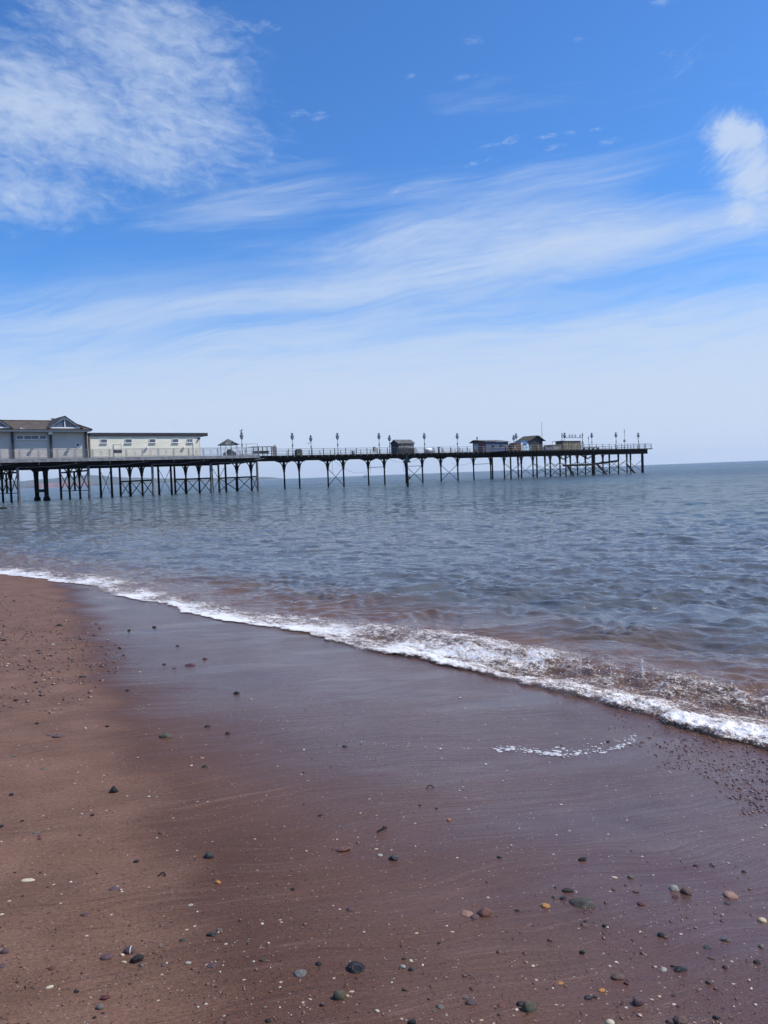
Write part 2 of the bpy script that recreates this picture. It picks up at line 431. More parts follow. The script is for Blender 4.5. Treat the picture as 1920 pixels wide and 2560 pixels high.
# ------------------------------------------------------------------ mesh builder
class MB:
    def __init__(s): s.v = []; s.f = []
    def add(s, vs, fs):
        o = len(s.v); s.v += [tuple(x) for x in vs]; s.f += [tuple(i + o for i in f) for f in fs]; return s
    def box(s, x0, x1, y0, y1, z0, z1):
        if x0 > x1: x0, x1 = x1, x0
        if y0 > y1: y0, y1 = y1, y0
        if z0 > z1: z0, z1 = z1, z0
        return s.add([(x0, y0, z0), (x1, y0, z0), (x1, y1, z0), (x0, y1, z0), (x0, y0, z1), (x1, y0, z1), (x1, y1, z1), (x0, y1, z1)],
                     [(0, 3, 2, 1), (4, 5, 6, 7), (0, 1, 5, 4), (1, 2, 6, 5), (2, 3, 7, 6), (3, 0, 4, 7)])
    def bar(s, p, q, r, n=6, r2=None):
        p, q = Vector(p), Vector(q); d = (q - p).normalized()
        a = d.orthogonal().normalized(); b = d.cross(a); r2 = r if r2 is None else r2
        vs = [p + (a * math.cos(t) + b * math.sin(t)) * r for t in [2 * math.pi * k / n for k in range(n)]]
        vs += [q + (a * math.cos(t) + b * math.sin(t)) * r2 for t in [2 * math.pi * k / n for k in range(n)]]
        fs = [(k, (k + 1) % n, n + (k + 1) % n, n + k) for k in range(n)] + [tuple(range(n))[::-1], tuple(range(n, 2 * n))]
        return s.add(vs, fs)
    def tube(s, pts, r, n=6):
        for a, b in zip(pts, pts[1:]): s.bar(a, b, r, n)
        return s
    def beam(s, p, q, w, h):
        """rectangular bar between two points, w sideways, h upwards"""
        p, q = Vector(p), Vector(q); d = (q - p).normalized()
        side = d.cross(Vector((0, 0, 1)))
        side = side.normalized() if side.length > 1e-4 else Vector((0, 1, 0))
        upv = side.cross(d).normalized()
        vs = []
        for c in (p, q):
            for i, j in ((-1, -1), (1, -1), (1, 1), (-1, 1)): vs.append(c + side * (i * w / 2) + upv * (j * h / 2))
        return s.add(vs, [(3, 2, 1, 0), (4, 5, 6, 7), (0, 1, 5, 4), (1, 2, 6, 5), (2, 3, 7, 6), (3, 0, 4, 7)])
    def lathe(s, prof, cx=0, cy=0, n=10):
        vs = []
        for r, z in prof:
            for k in range(n):
                t = 2 * math.pi * k / n; vs.append((cx + r * math.cos(t), cy + r * math.sin(t), z))
        fs = []
        for j in range(len(prof) - 1):
            for k in range(n): fs.append((j * n + k, j * n + (k + 1) % n, (j + 1) * n + (k + 1) % n, (j + 1) * n + k))
        fs.append(tuple(range(n))[::-1]); fs.append(tuple(range((len(prof) - 1) * n, len(prof) * n)))
        return s.add(vs, fs)
    def prism(s, poly, axis, a, b):
        """poly: 2D outline, pushed along an axis ('x': (y,z), 'y': (x,z), 'z': (x,y)) from a to b"""
        n = len(poly)
        def pt(p, c): return {'x': (c, p[0], p[1]), 'y': (p[0], c, p[1]), 'z': (p[0], p[1], c)}[axis]
        return s.add([pt(p, a) for p in poly] + [pt(p, b) for p in poly],
                     [tuple(range(n))[::-1], tuple(range(n, 2 * n))] + [(k, (k + 1) % n, n + (k + 1) % n, n + k) for k in range(n)])
    def ball(s, c, rx, ry, rz, nu=10, nv=7):
        vs, fs = [], []
        for j in range(nv + 1):
            ph = math.pi * j / nv
            for k in range(nu):
                t = 2 * math.pi * k / nu
                vs.append((c[0] + rx * math.sin(ph) * math.cos(t), c[1] + ry * math.sin(ph) * math.sin(t), c[2] + rz * math.cos(ph)))
        for j in range(nv):
            for k in range(nu): fs.append((j * nu + k, (j + 1) * nu + k, (j + 1) * nu + (k + 1) % nu, j * nu + (k + 1) % nu))
        return s.add(vs, fs)
    def build(s, name, mat, parent=None, smooth=False, loc=None):
        me = bpy.data.meshes.new(name); me.from_pydata(s.v, [], s.f); me.update()
        bm = bmesh.new(); bm.from_mesh(me); bmesh.ops.recalc_face_normals(bm, faces=bm.faces); bm.to_mesh(me); bm.free()
        if smooth: me.polygons.foreach_set('use_smooth', np.ones(len(me.polygons), dtype=bool))
        me.materials.append(mat)
        o = link(bpy.data.objects.new(name, me), parent)
        if loc is not None: o.location = loc
        return o
def empty(name, loc=(0, 0, 0), rz=0.0, label=None, cat=None, group=None):
    o = bpy.data.objects.new(name, None); col.objects.link(o)
    o.location = loc; o.rotation_euler = (0, 0, rz); o.empty_display_size = 0.3
    return tag(o, label, cat, group)
def copy_tree(o, parent=None):
    c = o.copy(); col.objects.link(c); c.parent = parent
    for ch in list(o.children): copy_tree(ch, c)
    return c
def simple(name, rgb, rough=0.6, var=0.25, scale=2.0, metallic=0.0, bump=0.0, spec=None):
    mt, T = new_mat(name)
    n = T.noise(T.pos, scale, 4, 0.6)
    lo = tuple(x * (1 - var) for x in rgb); hi = tuple(min(1, x * (1 + var)) for x in rgb)
    T.put(T.b.inputs['Base Color'], T.mix(T.ramp(n, 0.3, 0.7), lo, hi))
    T.b.inputs['Roughness'].default_value = rough; T.b.inputs['Metallic'].default_value = metallic
    if spec is not None: T.b.inputs['Specular IOR Level'].default_value = spec
    if bump: T.put(T.b.inputs['Normal'], T.bump(T.noise(T.pos, scale * 4, 4, 0.6), bump, 0.02))
    return mt
M = {
    'iron': simple('black_painted_iron', (0.010, 0.009, 0.010), 0.75, 0.5, 1.5, bump=0.2, spec=0.15),
    'rust': simple('rusty_pile_iron', (0.040, 0.030, 0.028), 0.8, 0.6, 2.5, bump=0.3, spec=0.15),
    'pale_pile': simple('grey_sheathed_pile', (0.13, 0.12, 0.125), 0.7, 0.45, 1.5),
    'rail': simple('grey_painted_railing', (0.17, 0.175, 0.19), 0.5, 0.2, 3),
    'rail_dark': simple('dark_painted_railing', (0.06, 0.06, 0.07), 0.5, 0.3, 3),
    'fascia': simple('grey_deck_edge', (0.20, 0.20, 0.21), 0.7, 0.3, 1.5),
    'timber': simple('weathered_deck_timber', (0.10, 0.085, 0.07), 0.8, 0.4, 3, bump=0.3),
    'timber_dark': simple('tarred_timber', (0.016, 0.014, 0.013), 0.8, 0.5, 3, bump=0.3, spec=0.15),
    'pale_timber': simple('pale_bare_timber', (0.34, 0.29, 0.22), 0.8, 0.3, 3),
    'cream': simple('cream_painted_boards', (0.75, 0.70, 0.55), 0.6, 0.06, 0.8),
    'putty': simple('off_white_painted_boards', (0.52, 0.48, 0.43), 0.6, 0.06, 0.8),
    'white': simple('white_paint', (0.80, 0.80, 0.80), 0.45, 0.05, 3),
    'fascia_dark': simple('dark_roof_fascia', (0.020, 0.018, 0.024), 0.6, 0.4, 1),
    'black_shed': simple('black_stained_boards', (0.016, 0.017, 0.022), 0.65, 0.4, 3),
    'worn_boards': simple('grey_worn_boards', (0.19, 0.175, 0.16), 0.8, 0.55, 1.4, bump=0.3),
    'felt': simple('grey_roof_felt', (0.10, 0.098, 0.09), 0.85, 0.35, 1.5),
    'felt_brown': simple('brown_roof_felt', (0.075, 0.060, 0.038), 0.85, 0.35, 1.5),
    'red': simple('maroon_painted_boards', (0.22, 0.045, 0.038), 0.6, 0.3, 2),
    'slate_blue': simple('slate_blue_boards', (0.080, 0.110, 0.19), 0.65, 0.3, 2),
    'blue': simple('blue_paint', (0.06, 0.20, 0.42), 0.4, 0.2, 2),
    'pale_blue': simple('pale_blue_white_paint', (0.50, 0.64, 0.76), 0.4, 0.15, 2),
    'brown': simple('red_brown_boards', (0.085, 0.035, 0.025), 0.7, 0.4, 2),
    'crate': simple('yellow_brown_timber_panels', (0.17, 0.145, 0.095), 0.8, 0.4, 1.5),
    'lamp_metal': simple('weathered_lamp_metal', (0.10, 0.105, 0.115), 0.45, 0.3, 6),
    'lamp_glass': simple('lantern_glass', (0.30, 0.33, 0.37), 0.15, 0.2, 8),
    'green': simple('dark_green_paint', (0.012, 0.055, 0.035), 0.5, 0.3, 3),
    'gull_white': simple('white_feathers', (0.80, 0.80, 0.79), 0.7, 0.05, 10),
    'gull_grey': simple('grey_feathers', (0.28, 0.29, 0.31), 0.7, 0.1, 10),
    'beak': simple('yellow_beak', (0.6, 0.35, 0.05), 0.5, 0.1, 10),
    'hide': simple('dark_plastic', (0.02, 0.02, 0.025), 0.5, 0.3, 3),
}
mt, T = new_mat('window_glass'); M['glass'] = mt
T.put(T.b.inputs['Base Color'], T.mix(T.noise(T.pos, 1.2, 2), (0.055, 0.068, 0.095), (0.10, 0.12, 0.16)))
T.b.inputs['Roughness'].default_value = 0.08
mt, T = new_mat('brown_roof_tiles'); M['tiles'] = mt
n = T.noise(T.pos, 0.9, 5, 0.65); n2 = T.noise(T.pos, 6.0, 3, 0.6)
c = T.mix(T.ramp(n, 0.3, 0.7), (0.060, 0.043, 0.034), (0.115, 0.088, 0.062))
c = T.mix(T.ramp(n2, 0.4, 0.8, 0, 0.5), c, (0.045, 0.035, 0.032))
T.put(T.b.inputs['Base Color'], c); T.b.inputs['Roughness'].default_value = 0.85
rows = T.math('FRACT', T.math('MULTIPLY', T.sep(T.pos)[2], 9.0))
T.put(T.b.inputs['Normal'], T.bump(rows, 0.6, 0.04))

# ------------------------------------------------------------------ pier frame: s along the deck to seaward, w across it towards the beach
PA = math.atan2(0.605, 0.796)
PO = Vector((0.4, 161.0, 0.0))
ca, sa = math.cos(PA), math.sin(PA)
DECK = 6.2
def PW(s, w, z=0.0):
    return Vector((PO.x + s * ca + w * sa, PO.y + s * sa - w * ca, z))
def horizon_u(px):
    """direction x/y of a photo column measured on the horizon line"""
    d = px_dir(px, 1187 - (px - 960) * 0.038); return d.x / d.y
def s_at(px, w):
    q = horizon_u(px)
    # (PO.x + s ca + w sa) = q (PO.y + s sa - w ca)
    return (q * (PO.y - w * ca) - PO.x - w * sa) / (ca - q * sa)
def z_at(px, py, s, w):
    d = px_dir(px, py); p = PW(s, w)
    return CAM_H + d.z / d.y * p.y
def on_pier(name, s, w, z=DECK, label=None, cat=None, group=None, rz=0.0):
    return empty(name, PW(s, w, z), PA + rz, label, cat, group)

pier = empty('pleasure_pier', PO, PA, 'long dark iron pier on many thin columns reaching out into the sea', 'pier')
S_WIDE0, S_WIDE1 = -112.0, -31.2           # wide landward deck
S_HEAD0, S_HEAD1 = 29.4, 82.6              # wide pier head
SP = 9.97
# deck slabs and beams
MB().box(S_WIDE0, S_WIDE1, -5.9, 11.6, DECK - 0.16, DECK).build('deck', M['timber'], pier)
MB().box(S_WIDE1 + 0.01, S_HEAD0 - 0.01, -1.2, 6.7, DECK - 0.18, DECK).build('deck', M['timber_dark'], pier)
MB().box(S_HEAD0, S_HEAD1, -5.9, 11.2, DECK - 0.18, DECK).build('deck', M['timber_dark'], pier)
MB().box(S_WIDE0, S_WIDE1, -5.96, -5.90, DECK - 0.48, DECK + 0.02).build('deck_fascia', M['fascia'], pier)
je = None
for s, w, z0 in [(s, 6.1, 0.34) for s in np.arange(S_HEAD0 + 0.4, S_HEAD1, 1.15)] + [(s, 1.42, 0.36) for s in np.arange(S_WIDE1 + 0.6, S_HEAD0, 1.5)]:
    if je is None: o = MB().box(-0.08, 0.08, 0, 0.2, -0.33, -0.02).build('joist_end', M['timber'], pier); je = o.data
    else: o = link(bpy.data.objects.new('joist_end', je), pier)
    o.location = (s, -w, DECK)
for s0, s1, ws, d in ((S_WIDE0, S_WIDE1, (4.7, 0.0, -5.5, -10.6), 1.22), (S_WIDE1, S_HEAD0, (0.6, 0.0, -5.5, -6.1), 0.80), (S_HEAD0, S_HEAD1 - 1.5, (4.7, 0.0, -5.5, -10.4), 1.0)):
    for w in ws:
        MB().box(s0, s1, -w - 0.09, -w + 0.09, DECK - d - 0.02, DECK - 0.181).build('girder', M['timber_dark'] if w in (0.6, -6.1) else M['iron'], pier)
MB().box(S_HEAD1 - 18, S_HEAD1 - 0.9, -5.0, -4.4, DECK - 1.35, DECK - 0.95).build('fender_beam', M['timber_dark'], pier)
MB().box(S_HEAD1 - 1.6, S_HEAD1 - 0.9, -4.95, -4.5, DECK - 0.95, DECK - 0.2).build('bearing_block', M['timber_dark'], pier)
# thin diagonal rods on the landward side beam
b = MB()
for k in range(-22, -6):
    s = k * SP / 2
    b.bar((s, -5.0, DECK - 1.15), (s + SP / 2, -5.0, DECK - 0.55 if k % 2 else DECK - 1.15), 0.035)
b.build('tie_rod', M['fascia'], pier)

# columns
def col_mesh(kind):
    b = MB(); top = DECK - 1.2
    if kind == 'cast':                     # ornamental cast iron column with collars
        b.lathe([(0.17, -2.5), (0.17, 0.0), (0.16, 3.3), (0.24, 3.32), (0.24, 3.42), (0.19, 3.5), (0.26, 3.7), (0.26, 3.78), (0.20, 3.9), (0.20, 4.25), (0.30, 4.3), (0.30, 4.42), (0.24, 4.5), (0.26, DECK - 0.8)], n=9)
    elif kind == 'pile': b.lathe([(0.19, -2.5), (0.19, 0.3), (0.21, 0.35), (0.21, 0.5), (0.19, 0.55), (0.18, top), (0.20, top + 0.1)], n=9)
    elif kind == 'sheath': b.lathe([(0.22, -2.5), (0.24, 0.9), (0.20, 1.0), (0.20, top)], n=9)
    elif kind == 'thick': b.lathe([(0.34, -2.5), (0.34, top), (0.37, top + 0.2)], n=10)
    elif kind == 'massive': b.lathe([(0.52, -2.5), (0.52, 0.1), (0.50, 0.45), (0.33, 0.65), (0.36, 3.6), (0.42, 4.6), (0.75, 4.8), (0.75, top)], n=12)
    return b
def bracket_mesh():
    """four curved spandrels spreading from the capital under the beams"""
    b = MB()
    for dx, dy in ((1, 0), (-1, 0)):
        pts = [(0.24 + 1.35 * (1 - math.cos(t)), 3.85 + 1.45 * math.sin(t)) for t in np.linspace(0, math.pi / 2, 7)]
        for p, q in zip(pts, pts[1:]):
            b.beam((p[0] * dx, 0, p[1]), (q[0] * dx, 0, q[1]), 0.10, 0.12)
        b.beam((0.22 * dx, 0, 4.5), (0.95 * dx, 0, 5.25), 0.08, 0.08)
    b.box(-1.75, 1.75, -0.14, 0.14, 5.22, 5.42)
    b.box(-1.25, 1.25, -0.12, 0.12, 5.06, 5.22)
    return b
proto = {}
def column(kind, s, w, mat=None, bracket=False, across=False):
    key = (kind, mat)
    m_ = M[mat] if mat else M['iron']
    if key not in proto:
        o = col_mesh(kind).build('column', m_, pier, smooth=False); proto[key] = o.data
    else:
        o = link(bpy.data.objects.new('column', proto[key]), pier)
    o.location = (s, -w, 0)
    if bracket:
        if 'br' not in proto: br = bracket_mesh().build('bracket', M['iron'], o); proto['br'] = br.data
        else: br = link(bpy.data.objects.new('bracket', proto['br']), o)
        br.rotation_euler = (0, 0, 0 if not across else math.pi / 2)
    return o
def brace(p, q, r=0.03, name='cross_brace', mat='iron'):
    MB().bar((p[0], -p[1], p[2]), (q[0], -q[1], q[2]), r, 5).build(name, M[mat], pier)
def xbrace(s0, w0, s1, w1, z0, z1, r=0.07):
    b = MB(); b.bar((s0, -w0, z1), (s1, -w1, z0), r, 5).bar((s1, -w1, z1), (s0, -w0, z0), r, 5).build('cross_brace', M['iron'], pier)
def tie(s0, w0, s1, w1, z, r=0.12):
    MB().beam((s0, -w0, z), (s1, -w1, z), r * 1.6, r * 2).build('tie_beam', M['iron'], pier)

for k in range(-10, 9):
    s = k * SP
    head = k >= 5
    wide = k <= -3
    if wide:
        ds = -1.3 if k == -3 else 0.0
        column('cast', s, 0.0, bracket=True); column('cast', s, -5.5, bracket=True)
        column('pile', s + ds, -10.4, 'rust'); column('sheath', s + ds, 4.7, 'pale_pile')
        tz = 2.55 if k > -6 else 4.35
        tie(s + ds, 4.7, s, 0.0, tz); tie(s, 0.0, s, -5.5, tz); tie(s, -5.5, s + ds, -10.4, tz)
        lo = 0.15 if k > -6 else 1.4
        for (wa, sa_), (wb, sb) in (((4.6, s + ds), (0.1, s)), ((-0.1, s), (-5.4, s)), ((-5.6, s), (-10.3, s + ds))):
            xbrace(sa_, wa, sb, wb, lo, tz)
        if k <= -6:
            tie(s, 4.7, s, -10.4, 1.35, 0.05)
            MB().box(s - 0.12, s + 0.12, 2.4, 2.7, 1.4, 4.3).build('strut', M['iron'], pier)
        if k > -6:
            MB().box(s - 0.13, s + 0.13, 5.75, 6.0, 0, tz + 0.1).build('strut', M['iron'], pier)
        if -9 <= k and k < -3:
            sm = s + SP / 2
            mass = k == -7
            for w in (0.0, -5.5): column('massive' if mass else 'pile', sm, w)
            if mass: tie(sm, 0, sm, -5.5, 1.55, 0.22); tie(sm, 1.2, sm, -6.7, 4.85, 0.3)
            else: xbrace(sm, 0.0, sm, -5.5, 0.2, 4.6, 0.045)
    elif head:
        for w in (4.7, 0.0, -5.5, -10.4):
            thick = w == 4.7 and k in (6, 8)
            column('thick' if (w == 4.7 and k in (6, 8)) else 'cast', s, w, bracket=(w in (0.0, -5.5) and k < 8))
        for wa, wb in ((4.7, 0.0), (0.0, -5.5), (-5.5, -10.4)): xbrace(s, wa, s, wb, 0.2, 3.4, 0.06)
        if k < 8:
            for w in (0.0, -5.5): xbrace(s, w, s + SP, w, 0.2, 3.4, 0.05)
    else:
        column('cast', s, 0.0, bracket=True); column('cast', s, -5.5, bracket=True)
        if k in (-1, 1, 2, 4): xbrace(s, 0.0, s, -5.5, 0.2, 3.7, 0.06)
        if k in (0, 1, 3): tie(s, 0.0, s, -5.5, 3.6, 0.05)
column('pile', 31.4, 4.7); column('pile', 4 * SP, 4.7); column('pile', 4 * SP + 0.8, -10.2)
column('cast', 8 * SP - 1.5, 2.2)
# lower landing stage and its raking timbers under the pier head
MB().beam((4.9 * SP, -4.9, 2.55), (5.95 * SP, -4.9, 2.55), 0.5, 0.46).beam((5.95 * SP, -4.9, 2.6), (7.35 * SP, -2.0, 3.3), 0.4, 0.46).build('landing_beam', M['timber_dark'], pier)
for s0, s1 in ((5.05, 5.3), (6.15, 6.55), (7.3, 7.7)):
    MB().beam((s0 * SP, -4.8, 2.5), (s1 * SP, -4.8, -0.3), 0.3, 0.34).build('raking_strut', M['timber_dark'], pier)
for s in (5.5, 6.4):
    MB().beam((s * SP - 3.2, 0, 5.2), (s * SP, 0, 4.1), 0.2, 0.24).beam((s * SP + 3.2, 0, 5.2), (s * SP, 0, 4.1), 0.2, 0.24).build('raking_strut', M['timber_dark'], pier)
# sagging cables under the deck
def sag(s0, w0, z0, s1, w1, z1, drop, r=0.022):
    pts = [(s0 + (s1 - s0) * t, -(w0 + (w1 - w0) * t), z0 + (z1 - z0) * t - drop * 4 * t * (1 - t)) for t in np.linspace(0, 1, 11)]
    MB().tube(pts, r, 4).build('hanging_cable', M['iron'], pier)
sag(-10, -3, 5.2, -1, -3, 3.4, 1.6); sag(1, 0, 5.2, 9, 0, 5.0, 0.7); sag(22, -4, 4.0, 30, -4, 5.2, 1.0)
for s in (-12.2, -3.2, 5.3, 36.0): MB().bar((s, 0.5, 5.3), (s + 0.1, 0.5, 2.4), 0.02, 4).build('hanging_cable', M['iron'], pier)

# ------------------------------------------------------------------ railings
def ornate_railing(s0, s1, w, label):
    L = s1 - s0; n = round(L / 2.55)
    o = on_pier('ornamental_railing', s0, w, DECK, label, 'railing')
    MB().box(0, L, -0.03, 0.03, 1.27, 1.33).box(0, L, -0.02, 0.02, 0.10, 0.14).build('handrail', M['rail'], o)
    for i in range(n + 1):
        x = i * L / n
        b = MB().box(x - 0.045, x + 0.045, -0.045, 0.045, 0.0 if i % 2 else -0.85, 1.3)
        b.build('post', M['rail'], o)
        if i == n: break
        x0, x1 = x + 0.16, x + L / n - 0.16
        p = MB()
        for a, c_ in (((x0, 0.2), (x1, 0.2)), ((x1, 0.2), (x1, 1.17)), ((x1, 1.17), (x0, 1.17)), ((x0, 1.17), (x0, 0.2))):
            p.beam((a[0], 0, a[1]), (c_[0], 0, c_[1]), 0.04, 0.04)
        for z in (0.38, 0.55, 0.72, 0.89, 1.05): p.beam((x0, 0, z), (x1, 0, z), 0.014, 0.014)
        for xx in np.arange(x0 + 0.13, x1, 0.13): p.beam((xx, 0, 0.2), (xx, 0, 1.17), 0.013, 0.013)
        xm = (x0 + x1) / 2                  # the scrolled motif in the middle of every panel
        pts = [(xm + 0.16 * math.cos(t) * (1 - 0.1 * t), 0, 0.84 + 0.16 * math.sin(t)) for t in np.linspace(-0.4, 4.2, 9)]
        pts += [(xm + 0.17 * math.cos(t), 0, 0.52 + 0.16 * math.sin(t)) for t in np.linspace(1.6, -2.8, 8)]
        p.tube(pts, 0.028, 5)
        p.build('panel', M['rail'], o)
    return o
def plain_railing(s0, s1, w, label, step=2.46, mesh=False, brace_to=0, mat='rail_dark', group=None):
    L = s1 - s0; n = max(1, round(L / step))
    o = on_pier('deck_railing', s0, w, DECK, label, 'railing', group)
    b = MB().box(0, L, -0.03, 0.03, 1.15, 1.21).box(0, L, -0.02, 0.02, 0.66, 0.71)
    if not mesh: b.box(0, L, -0.02, 0.02, 0.22, 0.26)
    b.build('rails', M[mat], o)
    for i in range(n + 1):
        x = i * L / n
        MB().box(x - 0.055, x + 0.055, -0.05, 0.05, -0.1, 1.22).build('post', M[mat], o)
        if brace_to and i < n:
            MB().beam((x + 0.05, brace_to * 0.02, 1.0), (x + 0.75, -brace_to * 0.0, 0.02), 0.07, 0.07).build('raker', M['pale_timber'], o)
    if mesh:
        p = MB()
        for z in (0.12, 0.3, 0.48): p.beam((0, 0, z), (L, 0, z), 0.012, 0.016)
        for x in np.arange(0.2, L, 0.2): p.beam((x, 0, 0.02), (x, 0, 0.68), 0.012, 0.016)
        p.build('mesh_infill', M['rail'], o)
    return o
ornate_railing(-107.9, S_WIDE1 - 0.1, 5.75, 'grey ornamental railing with scrolled mesh panels in front of the cream pavilion')
plain_railing(s_at(694, 1.1), s_at(1020, 1.1), 1.1, 'front deck railing of two bars left of the black hut')
plain_railing(s_at(1040, 1.1), S_HEAD0 - 0.2, 1.1, 'front deck railing with pale raking props between the black hut and the brown shed', brace_to=1, mat='rail')
plain_railing(S_WIDE1 + 0.2, S_HEAD0 - 0.2, -6.6, 'far side railing with wire mesh along the middle of the pier', mesh=True, mat='rail')
plain_railing(S_HEAD0, s_at(1455, 5.6), 5.6, 'pale timber railing with raking props along the pier head', brace_to=1, mat='pale_timber')
plain_railing(s_at(1459, 5.6), S_HEAD1 - 0.2, 5.6, 'dark railing at the seaward end of the pier head under the last lamps')
plain_railing(S_HEAD0, S_HEAD1 - 0.2, -11.0, 'far side mesh railing of the pier head', mesh=True, mat='rail')
e = on_pier('deck_railing', S_HEAD1 - 0.1, 5.5, DECK, 'short railing closing the seaward end of the pier head', 'railing', rz=math.pi / 2)
MB().box(0, 16.4, -0.03, 0.03, 1.15, 1.21).box(0, 16.4, -0.02, 0.02, 0.62, 0.68).build('rails', M['rail_dark'], e)
for x in np.arange(0, 16.5, 2.05): MB().box(x - 0.05, x + 0.05, -0.05, 0.05, -0.1, 1.22).build('post', M['rail_dark'], e)

# ------------------------------------------------------------------ pavilion with hipped roof and gablets
def lap_wall(b, x0, x1, y, z0, z1, out=-1, h=0.19):
    """lapped boards on a wall facing out (-1: towards -y)"""
    z = z0
    while z < z1 - 0.02:
        t = min(z + h, z1)
        b.add([(x0, y, z), (x1, y, z), (x1, y + out * 0.035, z), (x0, y + out * 0.035, z), (x0, y, t), (x1, y, t), (x1, y + out * 0.008, t), (x0, y + out * 0.008, t)],
              [(0, 3, 2, 1), (4, 5, 6, 7), (3, 7, 6, 2), (0, 1, 5, 4), (0, 4, 7, 3), (1, 2, 6, 5)])
        z = t
    return b
def window(parent, x, z, w, h, y, panes=1, t=0.07, mat='white'):
    """frame proud of the wall that faces -y; glass set inside it"""
    f = MB().box(x - w / 2, x + w / 2, y - t, y, z - h / 2, z - h / 2 + 0.055).box(x - w / 2, x + w / 2, y - t, y, z + h / 2 - 0.055, z + h / 2)
    for k in range(panes + 1):
        xx = x - w / 2 + (w - 0.06) * k / panes
        f.box(xx, xx + 0.06, y - t, y, z - h / 2 + 0.055, z + h / 2 - 0.055)
    f.box(x - w / 2 - 0.06, x + w / 2 + 0.06, y - t - 0.14, y - t, z - h / 2 - 0.05, z - h / 2 + 0.02)
    fr = f.build('window', M[mat], parent)
    for k in range(panes):
        a = x - w / 2 + (w - 0.06) * k / panes + 0.06; c_ = x - w / 2 + (w - 0.06) * (k + 1) / panes
        MB().box(a, c_, y - t + 0.03, y - 0.01, z - h / 2 + 0.055, z + h / 2 - 0.055).build('pane', M['glass'], fr)
    return fr
W_P = 2.0
s_r = s_at(226, W_P); s_l = -104.0
pav = on_pier('pier_pavilion', s_r, W_P, DECK, 'pale boarded pavilion with brown tiled roof and glazed triangular gables at the landward end', 'building')
X0, X1 = s_l - s_r, 0.0
EZ, RZ = 4.35, 6.2                     # eave and ridge above the deck
b = MB().box(X0, X1, 0.04, 11.5, 0.0, EZ - 0.02); lap_wall(b, X0, X1, 0.04, 0.02, EZ - 0.1)
b.build('wall', M['putty'], pav)
MB().box(X0, X1 + 0.03, -1.20, -1.14, EZ - 0.22, EZ + 0.02).box(X1 + 0.1, X1 + 0.16, -1.16, 11.6, EZ - 0.22, EZ + 0.02).build('eaves_board', M['white'], pav)
MB().box(X0, X1 + 0.2, -1.32, -1.20, EZ - 0.06, EZ + 0.06).build('gutter', M['fascia_dark'], pav)
ov, rx1, ry = 1.26, s_at(180, -3.5) - s_r, 6.0
rf = MB()
e0, e1, e2, e3 = (X0, -ov, EZ + 0.02), (X1 + 0.36, -ov, EZ + 0.02), (X1 + 0.36, 12.2, EZ + 0.02), (X0, 12.2, EZ + 0.02)
q0, q1 = (X0, ry, RZ), (rx1, ry, RZ)
lo = [(a[0], a[1], a[2] - 0.12) for a in (e0, e1, e2, e3)]
rf.add([e0, e1, e2, e3, q0, q1] + lo, [(0, 1, 5, 4), (1, 2, 5), (2, 3, 4, 5), (0, 4, 3), (6, 9, 8, 7), (0, 6, 7, 1), (1, 7, 8, 2), (2, 8, 9, 3), (3, 9, 6, 0)])
roof = rf.build('roof', M['tiles'], pav)
MB().tube([(rx1, ry, RZ + 0.05), (X1 + 0.36, -ov, EZ + 0.1)], 0.09).bar((X0, ry, RZ + 0.05), (rx1, ry, RZ + 0.05), 0.1).build('ridge_tiles', M['felt_brown'], roof)
def gablet(xc):
    hw, zb, zt, yf = 2.25, EZ + 0.36, RZ + 0.10, -0.55
    # little roof: two slopes running back into the main roof
    g = MB()
    for sgn in (-1, 1):
        a, c_ = (xc + sgn * (hw + 0.35), yf - 0.35, zb - 0.18), (xc, yf - 0.35, zt + 0.10)
        a2, c2 = (xc + sgn * (hw + 0.35), yf + 1.6, zb - 0.18), (xc, ry + 0.2, zt + 0.10)
        dz = 0.12
        g.add([a, c_, c2, a2] + [(p[0], p[1], p[2] + dz) for p in (a, c_, c2, a2)],
              [(0, 1, 2, 3), (4, 7, 6, 5), (0, 4, 5, 1), (2, 6, 7, 3), (1, 5, 6, 2), (0, 3, 7, 4)])
    gr = g.build('gablet', M['tiles'], pav)
    MB().prism([(xc - hw, zb), (xc + hw, zb), (xc, zt - 0.05)], 'y', yf + 0.10, yf + 0.3).build('gablet_glass', M['glass'], gr)
    f = MB()
    f.beam((xc - hw, yf, zb), (xc + hw, yf, zb), 0.16, 0.17).beam((xc - hw, yf - 0.02, zb + 0.03), (xc, yf - 0.02, zt - 0.06), 0.14, 0.2).beam((xc + hw, yf - 0.02, zb + 0.03), (xc, yf - 0.02, zt - 0.06), 0.14, 0.2)
    f.beam((xc, yf - 0.01, zb), (xc, yf - 0.01, zt - 0.2), 0.12, 0.12)
    f.build('gablet_frame', M['white'], gr)
gablet(s_at(168, W_P) - s_r); gablet(s_at(-10, W_P) - s_r)
xs = lambda px: s_at(px, W_P) - s_r
for px in (38, 133, 220.5):
    MB().box(xs(px) - 0.14, xs(px) + 0.14, -0.34, -0.04, -0.05, EZ - 0.2).build('pilaster', M['fascia_dark'], pav)
xa, xb = xs(48), xs(123)
zc = 3.32
for a, c_, n in ((xa, xa + (xb - xa) * 0.24, 1), (xa + (xb - xa) * 0.25, xa + (xb - xa) * 0.75, 2), (xa + (xb - xa) * 0.76, xb, 1)):
    window(pav, (a + c_) / 2, zc, c_ - a, 0.62, 0.0, n)
rw = MB()
for k in range(16):
    t0, t1 = 2 * math.pi * k / 16, 2 * math.pi * (k + 1) / 16
    rw.beam((xs(200) + 0.33 * math.cos(t0), -0.03, 2.15 + 0.33 * math.sin(t0)), (xs(200) + 0.33 * math.cos(t1), -0.03, 2.15 + 0.33 * math.sin(t1)), 0.10, 0.11)
